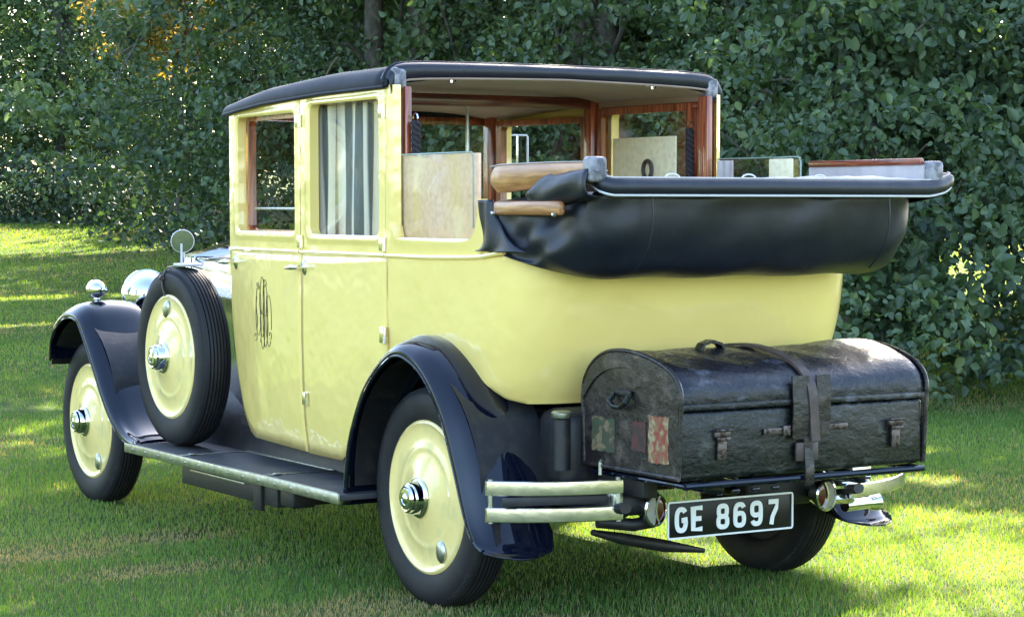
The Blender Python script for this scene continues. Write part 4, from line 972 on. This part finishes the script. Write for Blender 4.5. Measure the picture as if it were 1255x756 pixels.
m.build('bumper_bracket', M['chrome'], bu2)
m = MB(); m.tube([(.52, -.72, .345), (.66, -.70, .345)], .022, 12); m.lathe([(.02, 0), (.03, .02), (.032, .05), (.024, .06)], (.64, -.70, .345), (1, 0, 0), 16); m.build('exhaust_pipe', M['chrome'], car)
# tail lamps: oval, half ribbed clear, half red
for s in (-1, 1):
    c = Vector((s*.366, -.795, .402)); sc = (.92, 1.12)
    m = MB().lathe([(.028, -.06), (.040, -.045), (.046, -.01), (.050, 0), (.050, .010), (.044, .014), (.042, .010)], c, (0, -1, 0), 36, scale=sc)
    # divider: bright crescent bar
    inx = -s
    pts = [(c.x+inx*.006+s*.010*math.sin(a)**2*1.5-s*.006, c.z+.047*math.cos(a)) for a in np.linspace(0, math.pi, 15)]
    m.ribbon(pts, .006, lambda u, v, d: (u, c.y-d, v), .008, .017)
    tl = m.build('tail_lamp', M['chrome'], car)
    def half(sign, nm, mt, rib):
        h = MB(); rows = []
        for i in range(17):
            u = lerp(.002, .040, i/16); ww = math.sqrt(max(0, .0425**2-u*u)); off = .004*(i % 2) if rib else 0
            rows.append([(c.x+sign*u*.92, c.y-.005-off-.006*math.sqrt(max(0, 1-(u/.043)**2-(v*ww/.043)**2)), c.z+ww*v*1.12) for v in np.linspace(-1, 1, 11)])
        h.grid(rows); h.build(nm, mt, tl, ang=80 if not rib else 20)
    half(inx, 'red_lens', M['red_glass'], False); half(-inx, 'clear_lens', M['clear_lens'], True)
    MB().box((s*.366, -.74, .40), (.03, .06, .03), .005).build('bracket', M['chassis'], tl)
# number plate
pc = (-.049, -.800, .361); PW, PH = .530, .122
m = MB().box((pc[0], pc[1]+.004, pc[2]), (PW, .006, PH), .002); pl = m.build('number_plate', M['plate'], car)
m = MB(); rr_ = rrect(pc[0]-PW/2, pc[0]+PW/2, pc[2]-PH/2, pc[2]+PH/2, .008, 4); m.ribbon(rr_+[], .006, lambda u, v, d: (u, pc[1]-d, v), -.001, .0035, closed=True); m.build('border', M['text'], pl)
def arc(cx, cy, rx, ry, a0, a1, n=14): return [(cx+rx*math.cos(R(lerp(a0, a1, k/n))), cy+ry*math.sin(R(lerp(a0, a1, k/n)))) for k in range(n+1)]
def sup(cx, cy, rx, ry, a0, a1, n=18, e=.72):
    o = []
    for k in range(n+1):
        a = R(lerp(a0, a1, k/n)); c, s_ = math.cos(a), math.sin(a); o.append((cx+rx*math.copysign(abs(c)**e, c), cy+ry*math.copysign(abs(s_)**e, s_)))
    return o
H_, W_, T_ = .088, .054, .0165; hh_ = (H_-T_)/2; ww_ = (W_-T_)/2
GLY = {
 'G': [(sup(0, 0, ww_, hh_, 38, 330)+[(ww_, -hh_*.30), (ww_, -.002), (ww_*.1, -.002)], False)],
 'E': [([(ww_, hh_), (-ww_, hh_), (-ww_, -hh_), (ww_, -hh_)], False), ([(-ww_, 0), (ww_*.75, 0)], False)],
 '8': [(sup(0, hh_*.5, ww_*.92, hh_*.5, 0, 360, 24)[:-1], True), (sup(0, -hh_*.5, ww_, hh_*.5, 0, 360, 24)[:-1], True)],
 '6': [(sup(0, -hh_*.42, ww_, hh_*.58, 0, 360, 24)[:-1], True), (sup(0, hh_*.2, ww_, hh_*.8, 30, 180, 14)+[(-ww_, -hh_*.42)], False)],
 '9': [(sup(0, hh_*.42, ww_, hh_*.58, 0, 360, 24)[:-1], True), (sup(0, -hh_*.2, ww_, hh_*.8, 210, 360, 14)+[(ww_, hh_*.42)], False)],
 '7': [([(-ww_, hh_), (ww_, hh_), (ww_*.75, hh_*.35), (-ww_*.1, -hh_*.45), (-ww_*.35, -hh_-T_*.45)], False)]}
m = MB()
for lay, (ch, x0) in enumerate(zip('GE8697', [-.232, -.163, -.058, .014, .086, .158])):
    for j, (pts, cl) in enumerate(GLY[ch]):
        m.ribbon([(pc[0]+.021+x0+u, pc[2]+v) for u, v in pts], T_, lambda u, v, d: (u, pc[1]-d, v), .0005, .0030+.0006*j, closed=cl)
    m.build('character', M['text'], pl, smooth=False); m = MB()

# ================================================================== travel trunk on the rack
tr = empty('travel_trunk', (0, -.87, .54)); tag(tr, 'battered black leather dome-topped trunk strapped on the rack behind the car', 'luggage trunk')
inv = Matrix.Translation((0, .87, -.54))
def tp(mb, name, mt, parent=tr, **k):
    o = mb.build(name, mt, parent, **k); o.matrix_parent_inverse = inv if parent is tr else Matrix.Identity(4); return o
X0 = .508
m = MB(); m.box((0, -.868, .653), (2*X0, .55, .226), .018, seg=3); base = tp(m, 'trunk_body', [M['hide']], ang=50)
def lidprof(d=0.0):
    P = catmull([(-1.150, .768), (-1.152, .815), (-1.135, .862), (-1.085, .905), (-1.0, .938), (-.90, .958), (-.80, .962), (-.71, .945), (-.64, .90), (-.60, .845), (-.588, .80), (-.586, .768)], 4)
    return [(y, z) for y, z in P]
pr = lidprof(); m = MB(); rows = []
for x in np.linspace(-X0-.006, X0+.006, 34):
    e = 1.0
    sag = -.006*math.cos(x*3.1)-.0035*math.sin(x*11); 
    bul = .006*max(0, (x-.15)/.36)
    edge = min(1, (X0+.006-abs(x))/.018); rd = .010*(1-math.sqrt(max(0, 1-(1-edge)**2)))
    rows.append([(x, -.868+(y+.868)*(1-rd/.28), z-(0 if z < .80 else (z-.80)*.13)+(0 if z < .80 else (z-.80)/.16*(sag+bul+.003*math.sin(x*29+y*21)))-rd*(z > .8)) for y, z in pr])
m.grid(rows); m.add(rows[0], [tuple(range(len(pr)))]); m.add(rows[-1], [tuple(range(len(pr)))[::-1]])
lid = tp(m, 'lid', M['hide_lid'], ang=50)
# lid lower rim, ends hanging lower as curved flaps
m = MB()
m.box((0, -1.150, .776), (2*X0+.016, .010, .020), .003)
tp(m, 'lid_rim', M['hide_lid'])
for s in (-1, 1):
    m = MB(); out_ = pr; n = len(out_)
    # brown end face of the base, set slightly proud, and darker arch flap above
    lowc = [( -.60, .775), (-.66, .835), (-.74, .872), (-.84, .885), (-.94, .872), (-1.04, .832), (-1.12, .785)]
    lowc = catmull(lowc, 4)
    upc = [(y, z-max(0, z-.80)*.13) for y, z in pr[::-1] if z > .775]
    k = 25; pu = [upc[int(i*(len(upc)-1)/(k-1))] for i in range(k)]; pl_ = [lowc[int(i*(len(lowc)-1)/(k-1))] for i in range(k)]
    g = [[(s*(X0+dx), lerp(a[0], b[0], t), lerp(a[1], b[1], t)) for a, b in zip(pu, pl_)] for t, dx in ((0.02, .004), (.04, .011), (.5, .013), (.97, .013), (1, .007))]
    m.grid(g); e1 = tp(m, 'end_flap', M['hide_end'], ang=50)
    m = MB(); poly = [(-.605, .552), (-.598, .775)]+lowc+[(-1.135, .775), (-1.135, .552)]
    m.prism(poly, lambda u, v, d: (s*d, u, v), X0-.002, X0+.007); e2 = tp(m, 'end_panel', M['hide_end'])
    # bound edges
    m = MB().tube([(s*(X0+.006), y, z) for y, z in [(-1.138, .55)]+pr[0:1]+[(y, z-max(0, z-.80)*.13) for y, z in pr]+[(-.594, .55)]], .008, 8); m.tube([(s*(X0+.006), -1.138, .55), (s*(X0+.006), -.594, .55)], .009, 8); tp(m, 'edge_binding', M['hide_end'])
    # carry handle
    m = MB().box((s*(X0+.014), -.83, .802), (.010, .11, .022), .003); m.tube([(s*(X0+.016), -.875, .80), (s*(X0+.034), -.878, .775), (s*(X0+.036), -.85, .758), (s*(X0+.036), -.81, .758), (s*(X0+.034), -.785, .775), (s*(X0+.016), -.788, .80)], .009, 8)
    tp(m, 'carry_handle', M['hide'])
s = -1; xf = -(X0+.0085)
def patch(y0, y1, z0, z1, mt, nm, lab, seed):
    rg = random.Random(seed); n = 7; pts = []
    for a, b in (((y0, z0), (y1, z0)), ((y1, z0), (y1, z1)), ((y1, z1), (y0, z1)), ((y0, z1), (y0, z0))):
        for k in range(n): pts.append((lerp(a[0], b[0], k/n)+rg.uniform(-.0035, .0035), lerp(a[1], b[1], k/n)+rg.uniform(-.0035, .0035)))
    o = tp(MB().prism(pts, lambda u, v, d: (-d, u, v), X0+.0065, X0+.0095), nm, mt, smooth=False); tag(o, lab)
patch(-1.085, -.975, .590, .742, M['st_red'], 'paper_label', 'torn red and cream paper label', 1)
patch(-.960, -.880, .618, .715, M['st_dull'], 'paper_label', 'faded dull red paper label', 2)
patch(-.780, -.645, .600, .712, M['st_green'], 'paper_label', 'worn green and buff paper label', 3)
# handle on the lid top
hl_ = MB(); hl_.ribbon([(-.285, .935), (-.27, .955), (-.235, .965), (-.20, .955), (-.185, .935)], .009, lambda u, v, d: (u+.05, -.86+d, v), -.020, .020); tp(hl_, 'lid_handle', M['hide'])
# straps
def strap(x, wd, pts, mt, th=.007, twist=0.0):
    m = MB(); P = catmull(pts, 5); rows = []
    for i, (y, z) in enumerate(P):
        a = P[max(i-1, 0)]; b = P[min(i+1, len(P)-1)]; ty, tz = b[0]-a[0], b[1]-a[1]; l = math.hypot(ty, tz); ny, nz = tz/l, -ty/l
        if ny*(y+.85)+nz*(z-.75) < 0: ny, nz = -ny, -nz
        xx = x+twist*i/len(P)
        rows.append([(xx-wd/2, y, z), (xx-wd/2, y+ny*th, z+nz*th), (xx+wd/2, y+ny*th, z+nz*th), (xx+wd/2, y, z)])
    m.grid(rows, cv=True); m.add(rows[0], [(0, 1, 2, 3)]); m.add(rows[-1], [(3, 2, 1, 0)]); return m
over = [(y, z-(.006+(z-.8)*.13 if z > .8 else 0)) for y, z in [(-.66, .925), (-.72, .955), (-.80, .968), (-.90, .966), (-1.0, .946), (-1.085, .915), (-1.142, .868), (-1.160, .815), (-1.163, .74), (-1.166, .645)]]
tp(strap(-.030, .036, over, None, .010, twist=.045), 'strap', M['brownstrap'])
tp(strap(-.040, .070, [(-1.155, .862), (-1.160, .80), (-1.163, .74), (-1.158, .655)], None, .006), 'strap_pad', M['hide_end'])
tp(strap(.055, .058, [(-1.155, .862), (-1.160, .80), (-1.160, .74), (-1.156, .665)], None, .005), 'strap_pad', M['hide_end'])
tp(MB().box((-.012, -1.158, .612), (.092, .012, .062), .004), 'strap_pad', M['brownstrap'])
tp(strap(-.010, .036, [(-1.158, .655), (-1.162, .60), (-1.168, .55), (-1.165, .505)], None, .007), 'strap', M['hide_end'])
def latch(x, z):
    m = MB().box((x, -1.150, z+.022), (.062, .016, .020), .003); m.box((x, -1.152, z-.03), (.036, .010, .062), .003); m.box((x+.002, -1.160, z+.006), (.052, .010, .012), .002); m.tube([(x-.03, -1.160, z+.034), (x+.03, -1.160, z+.034)], .005, 8)
    tp(m, 'latch', M['nickel_old'])
M['nickel_old'] = mat('tarnished_steel', (.13, .11, .10), .45, metal=.8, bump=[(60, .5, .002)], var=(60, (.05, .03, .025), .45, .6))
latch(-.355, .665); latch(.375, .665)
m = MB().box((-.135, -1.152, .685), (.10, .008, .022), .003); m.box((-.095, -1.157, .685), (.030, .010, .034), .003); tp(m, 'lock_strap', M['nickel_old']); tp(MB().box((.125, -1.151, .688), (.085, .008, .020), .003), 'lock_strap', M['nickel_old'])

# ================================================================== trees out of view, added for their reflection in the paintwork
for i, (x, y, Hh, lab) in enumerate([(-16, 22, 8, 'unseen tree out on the left side of the lawn'), (-24, 12, 9, 'unseen tree further round to the left of the lawn'), (-8, 34, 9, 'unseen tree beyond the front of the car, out to the left'), (-1, 40, 8, 'unseen tree closing the far left of the lawn')]):
    tree('unseen_tree', lab, 'tree', (x, y), column_lobes(4.0, Hh, 9, low=2.0, seed=40+i), .25, 'fine', .35, 160, 26, .9, lod='quad', upper=False, nbr=0)
